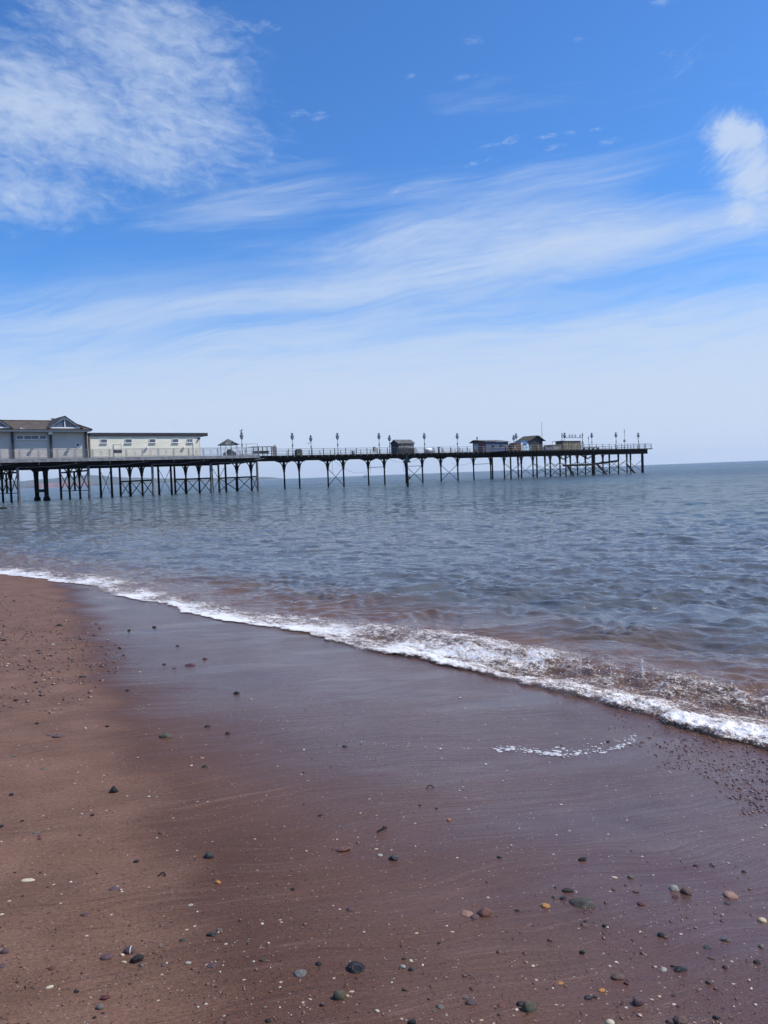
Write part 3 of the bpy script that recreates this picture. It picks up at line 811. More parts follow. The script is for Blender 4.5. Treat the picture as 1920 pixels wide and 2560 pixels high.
rw = rw.build('round_window', M['white'], pav)
g = MB().prism([(xs(200) + 0.29 * math.cos(t), 2.15 + 0.29 * math.sin(t)) for t in np.linspace(0, 2 * math.pi, 17)[:-1]], 'y', -0.05, -0.012).build('pane', M['glass'], rw)
for px in (84, 176):
    MB().box(xs(px) - 0.2, xs(px) + 0.2, -0.42, -0.14, 1.42, 1.60).box(xs(px) - 0.05, xs(px) + 0.05, -0.14, -0.03, 1.44, 1.56).build('floodlight', M['pale_pile'], pav)
MB().box(xs(131) - 0.28, xs(131) + 0.28, -0.62, -0.35, EZ - 0.62, EZ - 0.26).build('floodlight', M['white'], pav)

# ------------------------------------------------------------------ flat roofed annex
W_A = 1.7
sa0, sa1 = s_r + 0.45, s_at(506, W_A)
anx = on_pier('cream_annex', sa0, W_A, DECK, 'long low cream boarded building with dark flat roof, right of the tiled pavilion', 'building')
L = sa1 - sa0
b = MB().box(0, L, 0.04, 9.5, 0, 3.5); lap_wall(b, 0, L, 0.04, 0.02, 3.5); b.build('wall', M['cream'], anx)
MB().box(-0.1, L + 1.3, -0.22, 10.0, 3.5, 4.02).build('roof', M['fascia_dark'], anx)
MB().box(L - 0.12, L + 0.03, -0.03, 0.1, 0, 3.5).build('corner_board', M['white'], anx)
xs2 = lambda px: s_at(px, W_A) - sa0
for a, c_ in ((257, 274), (318, 335.5), (378.5, 394.5), (435.5, 451.5), (472.5, 486)):
    window(anx, xs2((a + c_) / 2), 2.72, xs2(c_) - xs2(a), 0.62, 0.0, 2 if a == 472.5 else 1)
d = MB().box(xs2(290), xs2(307), -0.06, 0.0, 0.02, 2.15).build('door', M['cream'], anx)
MB().box(xs2(290) - 0.09, xs2(290) - 0.004, -0.08, 0.0, 0.02, 2.24).box(xs2(307) + 0.004, xs2(307) + 0.09, -0.08, 0.0, 0.02, 2.24).box(xs2(290) - 0.09, xs2(307) + 0.09, -0.08, 0.0, 2.155, 2.24).build('door_frame', M['putty'], d)
MB().bar((xs2(502), -0.30, 3.05), (xs2(502), -0.02, 3.05), 0.16, 8).build('wall_lamp', M['hide'], anx)
for px in (372, 464):
    MB().box(xs2(px) - 0.2, xs2(px) + 0.2, -0.40, -0.12, 1.62, 1.78).box(xs2(px) - 0.05, xs2(px) + 0.05, -0.12, -0.03, 1.64, 1.76).build('floodlight', M['white'], anx)
MB().bar((xs2(487.5), -0.06, 3.4), (xs2(487.5), -0.06, 0.1), 0.05, 6).build('downpipe', M['white'], anx)

# board hung on the railing in front of the annex door
sg = on_pier('hanging_board', s_at(299, 5.6), 5.62, DECK + 0.72, 'small dark board hung on the ornamental railing in front of the annex door', 'board')
MB().box(-0.62, 0.62, -0.03, 0.03, -0.05, 0.42).build('panel', M['hide'], sg)
MB().bar((-0.5, 0, 0.42), (-0.5, 0, 0.56), 0.02, 5).bar((0.5, 0, 0.42), (0.5, 0, 0.56), 0.02, 5).build('hook', M['rail'], sg)

# ------------------------------------------------------------------ kiosk, banner frame, viewing enclosure
sk = s_at(575, 0.5)
kio = on_pier('open_kiosk', sk, 0.5, DECK, 'small open kiosk with pyramid roof on thin white posts, right of the cream annex', 'kiosk')
for i in (-1, 1):
    for j in (-1, 1): MB().box(i * 1.0 - 0.05, i * 1.0 + 0.05, j * 1.0 - 0.05, j * 1.0 + 0.05, 0, 2.1).build('post', M['white'], kio)
MB().add([(-1.4, -1.4, 2.05), (1.4, -1.4, 2.05), (1.4, 1.4, 2.05), (-1.4, 1.4, 2.05), (0, 0, 3.1), (-1.4, -1.4, 1.97), (1.4, -1.4, 1.97), (1.4, 1.4, 1.97), (-1.4, 1.4, 1.97)],
         [(0, 1, 4), (1, 2, 4), (2, 3, 4), (3, 0, 4), (5, 8, 7, 6), (0, 5, 6, 1), (1, 6, 7, 2), (2, 7, 8, 3), (3, 8, 5, 0)]).build('roof', M['felt'], kio)
MB().lathe([(0.1, 3.02), (0.05, 3.15), (0.07, 3.2), (0.01, 3.35)], n=6).build('finial', M['white'], kio)
ride = on_pier('covered_machine', sk + 0.2, 0.4, DECK, 'low dark covered machine standing under the open kiosk', 'machine')
MB().box(-0.95, 1.1, -0.5, 0.5, 0, 0.72).prism([(-0.7, 0.72), (0.7, 0.72), (0.5, 1.0), (-0.4, 1.0)], 'y', -0.45, 0.45).build('body', M['hide'], ride)
MB().box(-0.3, 0.25, -0.3, 0.3, 1.0, 1.25).build('control_box', M['rail_dark'], ride)
bf = on_pier('banner_frame', s_at(597, -3.0), -3.0, DECK, 'thin metal goal-shaped frame standing right of the open kiosk', 'frame')
Lb = s_at(648, -3.0) - s_at(597, -3.0)
MB().bar((0, 0, 2.35), (Lb, 0, 2.35), 0.035).bar((0, 0, 0), (0, 0, 2.35), 0.03).build('crossbar', M['rail'], bf)
for x in (Lb * 0.45, Lb): MB().bar((x, 0, 0), (x, 0, 2.35), 0.04).build('post', M['rail'], bf)
se0, se1 = s_at(637, 1.6), s_at(693, 1.6)
enc = on_pier('railed_viewing_bay', se0, 1.6, DECK, 'dark railed bay with a bench and pale end panel where the wide deck ends', 'enclosure')
Le = se1 - se0
b = MB()
for z in (0.35, 0.75, 1.15, 1.52): b.box(0, Le, -0.04, 0.04, z, z + 0.07)
b.build('rails', M['hide'], enc)
for k in range(6): MB().box(k * Le / 5 - 0.06, k * Le / 5 + 0.06, -0.06, 0.06, 0, 1.58).build('post', M['hide'], enc)
MB().box(-0.05, Le + 0.05, -0.05, 1.9, 1.59, 1.65).build('top_board', M['hide'], enc)
MB().box(0.6, Le - 0.8, 0.7, 1.2, 0.42, 0.48).box(0.6, Le - 0.8, 1.2, 1.26, 0.5, 0.95).build('bench_seat', M['pale_timber'], enc)
MB().box(Le - 0.75, Le + 0.1, -0.12, -0.06, 0.0, 1.55).build('end_panel', M['pale_pile'], enc)

# ------------------------------------------------------------------ lamp posts
def make_lamp():
    o = on_pier('lamp_post', 0, 0, DECK, None, 'lamp post', 'lamp posts along the pier')
    MB().lathe([(0.13, 0), (0.13, 0.25), (0.075, 0.35), (0.055, 1.5), (0.05, 2.95)], n=8).build('post', M['lamp_metal'], o)
    MB().lathe([(0.09, 1.6), (0.13, 1.68), (0.13, 1.95), (0.08, 2.05)], n=8).build('collar', M['lamp_metal'], o)
    MB().bar((-0.30, 0, 2.98), (0.30, 0, 2.98), 0.03).bar((0, -0.3, 2.98), (0, 0.3, 2.98), 0.03).build('cross_arm', M['lamp_metal'], o)
    ln = MB().lathe([(0.12, 2.85), (0.22, 3.0), (0.36, 3.34), (0.36, 3.5)], n=6).build('lantern', M['lamp_glass'], o)
    MB().lathe([(0.40, 3.49), (0.30, 3.62), (0.10, 3.74), (0.21, 3.86), (0.21, 4.02), (0.05, 4.15)], n=8).build('cap', M['lamp_metal'], ln)
    return o
lamps = (
    (609, 2.5, 'lamp post with a gull on top beside the open kiosk and banner frame'),
    (735, 0.7, 'lamp post just left of the round-topped dark bin'),
    (781, -6.2, 'far side lamp post with side arm, just right of the round-topped dark bin'),
    (847.5, 0.7, 'front lamp post standing alone left of the small blue box'),
    (951, 0.7, 'front lamp post between the weathered wooden stand and the black hut'),
    (977, -6.2, 'far side lamp post touching the left end of the black hut'),
    (1064, 0.7, 'front lamp post just right of the black hut, by the white dome'),
    (1146, 0.7, 'front lamp post halfway between the black hut and the maroon and blue shed'),
    (1286.6, -6.2, 'far side lamp post of the close pair right of the maroon and blue shed'),
    (1292.8, 0.7, 'taller lamp post of the close pair right of the maroon and blue shed'),
    (1352, -8.5, 'lamp post mostly hidden behind the brown gabled shed'),
    (1413.8, 3.0, 'lamp post inside the left end of the rosette sign frame'),
    (1481.4, 3.0, 'lamp post right of the rosette sign frame, next to a plain pole'),
    (1541.8, 5.0, 'lamp post over the middle of the bare pier head deck'),
    (1597.5, 4.0, 'last lamp post with a side arm at the seaward tip of the pier'),
)
proto_l = make_lamp()
for i, (px, w, lab) in enumerate(lamps):
    o = proto_l if i == 0 else copy_tree(proto_l)
    o.location = PW(s_at(px, w), w, DECK); o['label'] = lab
    if px in (781, 1597.5):
        MB().beam((-0.55, 0, 2.55), (0, 0, 2.55), 0.05, 0.06).box(-0.7, -0.45, -0.07, 0.07, 2.5, 2.62).build('side_arm', M['lamp_metal'], o)
cp = on_pier('camera_pole', s_at(1563, 4.5), 4.5, DECK, 'tall slim pole with a square box halfway up, between the last two lamp posts', 'pole')
MB().bar((0, 0, 0), (0, 0, 4.75), 0.045).build('pole', M['lamp_metal'], cp)
MB().box(-0.28, 0.2, -0.15, 0.15, 1.75, 2.3).build('junction_box', M['rail'], cp)
MB().lathe([(0.05, 4.1), (0.14, 4.2), (0.14, 4.35), (0.05, 4.45)], n=8).ball((0, 0, 4.78), 0.12, 0.12, 0.12, 8, 5).build('camera_dome', M['lamp_metal'], cp)
pp = on_pier('plain_pole', s_at(1473, -4), -4, DECK, 'plain thin pole with a short thick head beside the sign frame', 'pole')
MB().bar((0, 0, 0), (0, 0, 3.3), 0.05).lathe([(0.16, 0), (0.05, 0.5)], n=6).build('pole', M['rail'], pp)
MB().bar((0, 0, 2.9), (0, 0, 3.6), 0.1, 8).build('head', M['rail'], pp)
fp = on_pier('flagpole', s_at(1357.3, -6.0), -6.0, DECK, 'tall bare flagpole behind the brown gabled shed', 'flagpole')
MB().bar((0, 0, 0), (0, 0, 7.2), 0.07, 7, 0.035).build('pole', M['rail_dark'], fp)
MB().ball((0, 0, 7.22), 0.07, 0.07, 0.07, 8, 5).build('finial', M['rail_dark'], fp)

# ------------------------------------------------------------------ things on the middle deck
o = on_pier('litter_bin', s_at(749, -3), -3, DECK, 'round-topped dark bin on the far deck between two lamp posts', 'bin')
MB().prism([(-0.6, 0), (0.6, 0), (0.6, 0.95), (0.45, 1.18), (0.2, 1.3), (-0.2, 1.3), (-0.45, 1.18), (-0.6, 0.95)], 'y', -0.45, 0.45).build('body', M['timber'], o)
MB().box(-0.32, 0.32, -0.48, -0.45, 0.75, 1.0).build('opening', M['hide'], o)
o = on_pier('blue_box', s_at(886, -2), -2, DECK, 'small blue box with white front on the deck left of the weathered wooden stand', 'box')
MB().box(-0.26, 0.26, -0.2, 0.2, 0, 0.82).build('body', M['slate_blue'], o)
MB().box(-0.14, 0.14, -0.225, -0.2, 0.4, 0.66).build('front_plate', M['pale_blue'], o)
o = on_pier('wooden_stand', s_at(939, -1), -1, DECK, 'weathered wooden stand on legs beside the front railing left of the black hut', 'stand')
MB().box(-0.32, 0.3, -0.25, 0.25, 0.55, 1.15).prism([(-0.25, 1.15), (0.25, 1.15), (0.1, 1.5), (-0.2, 1.5)], 'y', -0.2, 0.2).build('hood', M['pale_timber'], o)
for i in (-1, 1):
    for j in (-1, 1): MB().beam((i * 0.25, j * 0.2, 0.55), (i * 0.34, j * 0.26, 0.0), 0.06, 0.06).build('leg', M['timber'], o)
o = on_pier('coin_telescope', s_at(1099, 0.4), 0.4, DECK, 'stout dark viewing telescope on a post right of the white dome', 'telescope')
MB().box(-0.14, 0.14, -0.14, 0.14, 0, 0.95).build('post', M['hide'], o)
MB().bar((-0.22, 0.1, 1.1), (0.28, -0.15, 1.2), 0.15, 8, 0.11).build('barrel', M['hide'], o)
o = on_pier('white_dome', s_at(1074, -4), -4, DECK, 'white domed cover on the far deck right of the black hut', 'cover')
MB().box(-0.75, 0.75, -0.6, 0.6, 0.0, 0.72).build('base', M['rail'], o)
MB().ball((0, 0, 0.72), 0.95, 0.7, 0.52, 14, 8).build('dome', M['white'], o, True)

def hut(name, s, w, L, D, he, hr, wall, end, roofm, label, ridge='x', ov=0.22, cat='hut'):
    """boarded hut; long side L along the pier, depth D; gable ends on the ridge axis"""
    o = on_pier(name, s, w, DECK, label, cat)
    b = MB()
    if ridge == 'x':
        b.box(0, L, 0.03, D, 0, he); lap_wall(b, 0, L, 0.03, 0.02, he, -1, 0.24)
        b.build('wall', M[wall], o)
        for x0, x1 in ((-0.06, 0.0), (L, L + 0.06)):
            MB().prism([(0.03, 0), (D, 0), (D, he), (D / 2, hr - 0.1), (0.03, he)], 'x', x0, x1).build('gable_wall', M[end], o)
        r = MB(); t = 0.07; sl = (hr - he) / (D / 2)
        for sg_ in (0, 1):
            ye = -ov if sg_ == 0 else D + ov
            ze = he - ov * sl
            P4 = [(-ov - 0.06, ye, ze), (L + ov + 0.06, ye, ze), (L + ov + 0.06, D / 2, hr), (-ov - 0.06, D / 2, hr)]
            r.add(P4 + [(p[0], p[1], p[2] + t) for p in P4], [(0, 1, 2, 3), (4, 7, 6, 5), (0, 4, 5, 1), (1, 5, 6, 2), (2, 6, 7, 3), (3, 7, 4, 0)])
        r.build('roof', M[roofm], o)
    else:
        b.prism([(0, 0), (L, 0), (L, he), (L / 2, hr - 0.1), (0, he)], 'y', 0.0, 0.06).build('gable_wall', M[end], o)
        MB().box(0, L, 0.061, D, 0, he).build('wall', M[wall], o)
        r = MB(); t = 0.08; sl = (hr - he) / (L / 2)
        for sg_ in (0, 1):
            xe = -ov if sg_ == 0 else L + ov
            ze = he - ov * sl
            P4 = [(xe, -ov, ze), (L / 2, -ov, hr), (L / 2, D + ov, hr), (xe, D + ov, ze)]
            r.add(P4 + [(p[0], p[1], p[2] + t) for p in P4], [(0, 1, 2, 3), (4, 7, 6, 5), (0, 4, 5, 1), (1, 5, 6, 2), (2, 6, 7, 3), (3, 7, 4, 0)])
        r.build('roof', M[roofm], o)
    return o
w_h = -2.2
sh = s_at(999, w_h)
bh = hut('black_hut', sh, w_h, s_at(1037, w_h) - sh, 2.5, 2.25, 2.95, 'worn_boards', 'black_shed', 'felt', 'black boarded hut with grey pitched roof alone in the middle of the pier')
MB().box(0.0, 4.2, -0.05, -0.012, 0.02, 1.15).build('lower_boards', M['black_shed'], bh)
sh = s_at(1217, w_h)
Lr = s_at(1273, w_h) - sh
rb = on_pier('striped_shed', sh, w_h, DECK, 'long shed with maroon porch end and slate blue side under a low roof', 'shed')
MB().box(0, Lr, 0.0, 4.2, 0, 2.35).build('wall', M['slate_blue'], rb)
MB().box(0.05, Lr, -0.05, -0.002, 0.9, 1.12).build('pale_board', M['worn_boards'], rb)
pw = MB().prism([(0.0, 0), (2.3, 0), (2.3, 2.5), (0.0, 2.36)], 'x', -0.08, -0.002)
pw.box(-0.08, -0.002, 2.301, 4.2, 0, 0.75).box(-0.08, -0.002, 2.301, 4.2, 2.1, 2.5).box(-0.08, -0.002, 4.0, 4.2, 0.751, 2.099)
pw.build('porch_wall', M['red'], rb)
pwin = MB().box(-0.07, -0.003, 2.302, 3.99, 0.752, 2.098).build('porch_window', M['lamp_glass'], rb)
MB().box(-0.12, -0.081, 2.28, 2.4, 0.75, 2.1).box(-0.12, -0.081, 3.9, 4.02, 0.75, 2.1).box(-0.12, -0.081, 2.4, 3.9, 2.02, 2.1).build('window_frame', M['pale_pile'], rb)
r = MB(); P4 = [(-0.5, -0.3, 2.38), (Lr + 0.35, -0.3, 2.36), (Lr + 0.35, 3.6, 2.86), (-0.5, 3.6, 2.88)]
r.add(P4 + [(p[0], p[1], p[2] + 0.09) for p in P4], [(0, 1, 2, 3), (4, 7, 6, 5), (0, 4, 5, 1), (1, 5, 6, 2), (2, 6, 7, 3), (3, 7, 4, 0)])
P4 = [(-0.5, 3.6, 2.88), (Lr + 0.35, 3.6, 2.86), (Lr + 0.35, 5.0, 2.3), (-0.5, 5.0, 2.3)]
r.add(P4 + [(p[0], p[1], p[2] + 0.09) for p in P4], [(0, 1, 2, 3), (4, 7, 6, 5), (0, 4, 5, 1), (1, 5, 6, 2), (2, 6, 7, 3), (3, 7, 4, 0)])
rr_ = r.build('roof', M['felt'], rb)
MB().bar((-0.2, 2.6, 2.7), (-0.2, 2.6, 3.5), 0.14, 8).bar((-0.2, 2.6, 3.5), (-0.2, 2.6, 3.6), 0.2, 8).build('flue', M['rail'], rr_)
for px in (1235, 1255): window(rb, s_at(px, w_h) - sh, 1.78, 0.75, 0.5, 0.0, 1, mat='pale_pile')

# round-fronted brown cabin and blue cab left of the brown shed
o = on_pier('barrel_cabin', s_at(1282, 4.2), 4.2, DECK, 'dark red-brown cabin with rounded top next to the pale blue cab', 'cabin')
arch = [(-0.1, 0), (3.0, 0), (3.0, 0.9)] + [(1.9 + 1.1 * math.cos(t), 0.9 + 1.0 * math.sin(t)) for t in np.linspace(0.2, math.pi, 9)] + [(0.8, 0.95), (-0.1, 0.9)]
MB().prism(arch, 'y', 0, 2.0).build('body', M['brown'], o)
MB().box(0.1, 2.7, -0.03, -0.002, 0.1, 0.16).box(0.1, 2.7, -0.03, -0.002, 0.5, 0.56).build('trim', M['felt_brown'], o)
o = on_pier('pale_blue_cab', s_at(1309, 4.2), 4.2, DECK, 'pale blue rounded cab with blue roof and dark window by the brown shed', 'cab')
cabp = [(-0.6, 0), (2.1, 0), (2.1, 0.6), (1.95, 1.2), (1.6, 1.7), (1.0, 2.0), (0.0, 2.1), (-0.6, 2.05)]
MB().prism(cabp, 'y', 0, 1.8).build('body', M['pale_blue'], o)
MB().prism([(-0.75, 2.06), (0.0, 2.11), (1.0, 2.02), (1.7, 1.72), (1.75, 1.8), (1.05, 2.16), (0, 2.25), (-0.75, 2.2)], 'y', -0.15, 1.95).build('roof', M['blue'], o)
MB().prism([(0.0, 1.2), (1.2, 1.15), (1.05, 1.65), (0.0, 1.75)], 'y', -0.03, -0.002).build('window', M['glass'], o)
MB().prism([(1.0, 0.7), (1.25, 0.55), (1.5, 0.7), (1.25, 0.95)], 'y', -0.03, -0.002).build('emblem', M['blue'], o)
w_s = 2.4
sh = s_at(1325.8, w_s)
ds = hut('gabled_shed', sh, w_s, s_at(1358.4, w_s) - sh, 3.4, 2.45, 3.45, 'slate_blue', 'black_shed', 'felt_brown', 'dark weathered shed with brown gabled roof below the flagpole', ridge='y', ov=0.55, cat='shed')
MB().box(2.6, 3.1, -0.03, -0.002, 1.45, 2.2).build('shutter', M['hide'], ds)
o = on_pier('dark_skip', s_at(1363, 3.0), 3.0, DECK, 'small dark open bin on the pier head right of the brown gabled shed', 'bin')
MB().prism([(0.1, 0), (1.5, 0), (1.6, 0.78), (0.0, 0.78)], 'y', -0.5, 0.5).build('body', M['slate_blue'], o)
MB().box(-0.05, 1.65, -0.55, 0.55, 0.781, 0.86).build('lid', M['hide'], o)
s0 = s_at(1379, 3.0); L = s_at(1407, 3.0) - s0
o = on_pier('low_dark_hut', s0, 3.0, DECK, 'low dark flat-topped hut under a thin tubular frame, left of the rosette sign', 'hut')
MB().box(0, L, 0, 2.2, 0, 1.15).build('wall', M['worn_boards'], o)
MB().box(-0.05, L + 0.05, -0.06, 2.25, 1.151, 1.26).build('roof', M['fascia_dark'], o)
o = on_pier('tube_frame', s0, 3.4, DECK, 'thin tubular frame rising over the low dark hut on the pier head', 'frame')
MB().bar((0, 0, 0), (0, 0, 2.0), 0.05).build('post', M['rail_dark'], o); MB().bar((L, 0, 0), (L, 0, 2.25), 0.05).build('post', M['rail_dark'], o)
MB().bar((0, 0, 2.0), (L, 0, 2.25), 0.05).build('top_bar', M['rail_dark'], o)
s0 = s_at(1408.5, 3.4); L = s_at(1452.5, 3.4) - s0
o = on_pier('timber_store', s0, 3.4, DECK, 'yellow-brown panelled timber store under the rosette sign', 'store')
MB().box(0, L, 0, 2.2, 0, 2.05).build('wall', M['crate'], o)
for k in range(7): MB().box(k * L / 6 - 0.06, k * L / 6 + 0.06, -0.05, -0.002, 0, 2.05).build('batten', M['timber'], o)
MB().box(-0.1, L + 0.1, -0.15, 2.3, 2.051, 2.17).build('roof', M['felt_brown'], o)
o = on_pier('deck_benches', s_at(1462, 3.0), 3.0, DECK, 'row of low dark benches on the pier head right of the sign frame', 'bench')
MB().box(0, 5.6, 0, 0.45, 0.40, 0.48).build('seat', M['worn_boards'], o)
MB().box(0, 5.6, 0.451, 0.51, 0.46, 0.66).build('backrest', M['worn_boards'], o)
for x in (0.2, 2.0, 3.8, 5.4): MB().box(x - 0.06, x + 0.06, 0.02, 0.42, 0, 0.399).build('leg', M['hide'], o)

# sign frame with rosettes and dragon-like finials
w_g = 3.0
s0, s1 = s_at(1407, w_g), s_at(1458, w_g); L = s1 - s0
o = on_pier('rosette_sign', s0, w_g, DECK, 'tall sign frame with four wheel rosettes on its beam and curled finials on both posts', 'sign')
MB().beam((0, 0, 2.95), (L, 0, 2.95), 0.09, 0.12).build('beam', M['rail_dark'], o)
for x in (0.0, L):
    b = MB().bar((x, 0, 0), (x, 0, 3.0), 0.07)
    for i in (-1, 1):
        b.bar((x + i * 0.95, 0, 0), (x + i * 0.12, 0, 2.1), 0.05)
        b.bar((x, i * 0.8, 0), (x, 0, 2.1), 0.04)
    b.beam((x - 0.5, 0, 0.9), (x + 0.5, 0, 0.9), 0.05, 0.05)
    b.build('post', M['rail_dark'], o)
    pts = [(x + 0.02, 0, 3.0), (x - 0.08, 0, 3.25), (x - 0.02, 0, 3.5), (x + 0.16, 0, 3.7), (x + 0.14, 0, 3.88), (x - 0.06, 0, 3.92), (x - 0.16, 0, 3.78)]
    fb = MB()
    for a, c_ in zip(pts, pts[1:]): fb.beam(a, c_, 0.09, 0.15)
    fb.prism([(x + 0.05, 3.2), (x + 0.35, 3.55), (x + 0.1, 3.5)], 'y', -0.04, 0.04).prism([(x - 0.2, 3.85), (x + 0.05, 4.05), (x + 0.25, 3.85)], 'y', -0.04, 0.04)
    fb.build('finial', M['rail_dark'], o)
for px in (1425.9, 1432.9, 1440.2, 1452.4):
    xc = s_at(px, w_g) - s0; zc = 3.38; b = MB()
    for k in range(12):
        t0, t1 = 2 * math.pi * k / 12, 2 * math.pi * (k + 1) / 12
        b.bar((xc + 0.26 * math.cos(t0), 0, zc + 0.26 * math.sin(t0)), (xc + 0.26 * math.cos(t1), 0, zc + 0.26 * math.sin(t1)), 0.032, 5)
        if k % 2 == 0: b.bar((xc, 0, zc), (xc + 0.38 * math.cos(t0), 0, zc + 0.38 * math.sin(t0)), 0.028, 5)
    b.bar((xc, 0, 3.0), (xc, 0, 3.1), 0.03, 5)
    b.build('rosette', M['rail_dark'], o)

# ------------------------------------------------------------------ gulls
def gull(px, py, s, w, facing, label, wings=False):
    z = z_at(px, py, s, w)
    o = empty('gull', PW(s, w, z), facing, label, 'gull', 'gulls resting on the pier')
    b = MB().ball((0, 0, 0.20), 0.24, 0.11, 0.12, 10, 7).ball((0.23, 0, 0.34), 0.085, 0.07, 0.075, 8, 6).bar((0.13, 0, 0.24), (0.22, 0, 0.33), 0.085, 8, 0.06)
    b.build('body', M['gull_white'], o, True)
    if wings:
        for i in (-1, 1): MB().add([(0.12, i * 0.08, 0.27), (-0.12, i * 0.08, 0.27), (-0.16, i * 0.5, 0.46), (0.0, i * 0.62, 0.44), (0.12, i * 0.4, 0.42), (0.12, i * 0.08, 0.30), (-0.12, i * 0.08, 0.30), (-0.16, i * 0.5, 0.48), (0.0, i * 0.62, 0.46), (0.12, i * 0.4, 0.45)],
                           [(0, 1, 2, 3, 4), (9, 8, 7, 6, 5), (0, 5, 6, 1), (1, 6, 7, 2), (2, 7, 8, 3), (3, 8, 9, 4), (4, 9, 5, 0)]).build('wing', M['gull_grey'], o)
    else:
        for i in (-1, 1): MB().ball((-0.08, i * 0.085, 0.22), 0.25, 0.045, 0.085, 8, 5).build('wing', M['gull_grey'], o, True)
    MB().bar((0.30, 0, 0.33), (0.40, 0, 0.31), 0.022, 5, 0.005).build('beak', M['beak'], o)
    for i in (-1, 1): MB().bar((0.02, i * 0.04, 0.0), (0.02, i * 0.04, 0.12), 0.012, 4).build('leg', M['beak'], o)
    return o
gull(140, 1049.5, s_at(140, -3.5), -3.5, PA + 3.0, 'white gull standing on the pavilion ridge left of the glazed gable')
gull(180.5, 1049, s_at(180, -3.5), -3.5, PA + 0.2, 'white gull standing on the pavilion ridge right of the glazed gable')
gull(65.5, 1076, s_at(65, 2.6), 2.6, PA + 2.6, 'white gull sitting low on the pavilion roof above the window strip')
gull(429, 1086, s_at(429, -1.0), -1.0, PA + 0.4, 'gull standing on the dark flat roof of the annex')
g_ = gull(609, 1088, s_at(609, 2.5), 2.5, PA + 2.9, 'gull with raised wings perched on the lamp post by the kiosk', wings=True)
g_.location.z = DECK + 4.1
g_ = gull(691, 1119, s_at(691, 1.2), 1.2, PA + 0.3, 'gull standing on the end of the railed viewing bay')
g_.location.z = DECK + 1.65

# ------------------------------------------------------------------ beacon, marker stick, rock
p = sea_at(1019.5, 1217)
bc = empty('navigation_beacon', (p.x, p.y, 0), 0.0, 'dark timber pile with green triangular topmark standing in the sea before the black hut', 'beacon')
MB().lathe([(0.20, -2.0), (0.19, 1.6), (0.15, 1.7), (0.13, 4.3)], n=9).build('pile', M['timber_dark'], bc)
MB().prism([(-0.62, 3.75), (0.62, 3.75), (0.0, 4.85)], 'y', -0.2, -0.14).build('topmark', M['green'], bc)
MB().bar((0, -0.12, 3.6), (0, -0.12, 4.95), 0.05, 6).build('stem', M['pale_pile'], bc)
p = sea_at(1028, 1209)
mk = empty('leaning_marker', (p.x, p.y, 0), 0.0, 'thin pale stick leaning out of the water beside the beacon pile', 'marker')
MB().bar((0.2, 0, -1), (-0.05, 0, 1.5), 0.045, 6).build('stick', M['pale_timber'], mk)
MB().box(-0.5, -0.05, -0.02, 0.02, 0.9, 1.5).build('flag', M['pale_timber'], mk)
p = sea_at(8, 1272)
V = []
bm = bmesh.new(); bmesh.ops.create_icosphere(bm, subdivisions=3, radius=1.0)
for v_ in bm.verts:
    n_ = 1 + 0.45 * mnoise.noise(v_.co * 1.7 + Vector((3, 1, 2)))
    v_.co = Vector((v_.co.x * 0.36 * n_, v_.co.y * 0.3 * n_, v_.co.z * 0.2 * n_))
me = bpy.data.meshes.new('sea_rock'); bm.to_mesh(me); bm.free(); me.materials.append(M['timber_dark'])
rk = link(bpy.data.objects.new('sea_rock', me)); rk.location = (p.x, p.y, 0.0)
tag(rk, 'low black weedy rock breaking the water in front of the landward columns', 'rock')
# distant channel buoys seen between the columns
for px, lab in ((911, 'left of the two tiny dark channel marks far out below the narrow deck'), (915.5, 'right, taller of the two tiny dark channel marks far out below the narrow deck')):
    d = px_dir(px, 1195); Z_ = 900.0
    bo = empty('channel_mark', (d.x / d.y * Z_, Z_, 0), 0, lab, 'buoy', 'far channel marks')
    hh = 2.2 if px < 913 else 4.0
    MB().lathe([(0.9, -0.4), (0.9, 0.5), (0.25, 0.9), (0.2, hh)], n=8).build('float', M['timber_dark'], bo)
    MB().lathe([(0.5, hh), (0.02, hh + 0.8)], n=8).build('topmark', M['timber_dark'], bo)

# ------------------------------------------------------------------ far coast
mt_hill, T = new_mat('far_hill_fields')
z_ = T.sep(T.pos)[2]
c = T.mix(T.ramp(T.noise(T.pos, 0.004, 5, 0.6), 0.35, 0.65), (0.035, 0.055, 0.028), (0.075, 0.085, 0.045))
cl_ = T.math('MULTIPLY', T.ramp(T.math('ADD', z_, T.math('MULTIPLY', T.noise(T.pos, 0.014, 4, 0.6), 32.0)), 70, 60),
             T.ramp(T.math('ABSOLUTE', T.math('ADD', T.sep(T.pos)[0], 3640.0)), 480, 250))
c = T.mix(cl_, c, (0.30, 0.10, 0.075))
T.put(T.b.inputs['Base Color'], c); T.b.inputs['Roughness'].default_value = 0.9
HD = 9000.0
pxs = np.array([-700, -500, -300, -120, 0, 50, 100, 140, 165, 190, 230, 270, 310, 370, 430, 500, 560, 620, 670, 700])
hts = np.array([20, 30, 26, 22, 20, 22, 25, 27, 29, 26, 22, 18, 16, 13, 12, 9, 8, 6, 3, -4]) * 4.4
nx = 320
pp_ = np.linspace(-700, 700, nx)
us = np.array([horizon_u(q_) for q_ in pp_])
hh = np.interp(pp_, pxs, hts) + (fbm(pp_ * 0.03, pp_ * 0, 4, 3) - 0.5) * 18
rows_ = []
for dd, f in ((0, -0.05), (12, 0.30), (60, 0.50), (250, 0.75), (600, 1.0), (1100, 0.9), (1600, 0.0)):
    y_ = HD + dd + (fbm(pp_ * 0.02, pp_ * 0 + 7, 3, 8) - 0.5) * 300
    rows_.append(np.stack([us * (HD + dd * 0.0) + 0 * y_, y_, np.maximum(hh, -3) * f * (1 + dd * 0.00012) + (-2 if f <= 0 else 0)], -1))
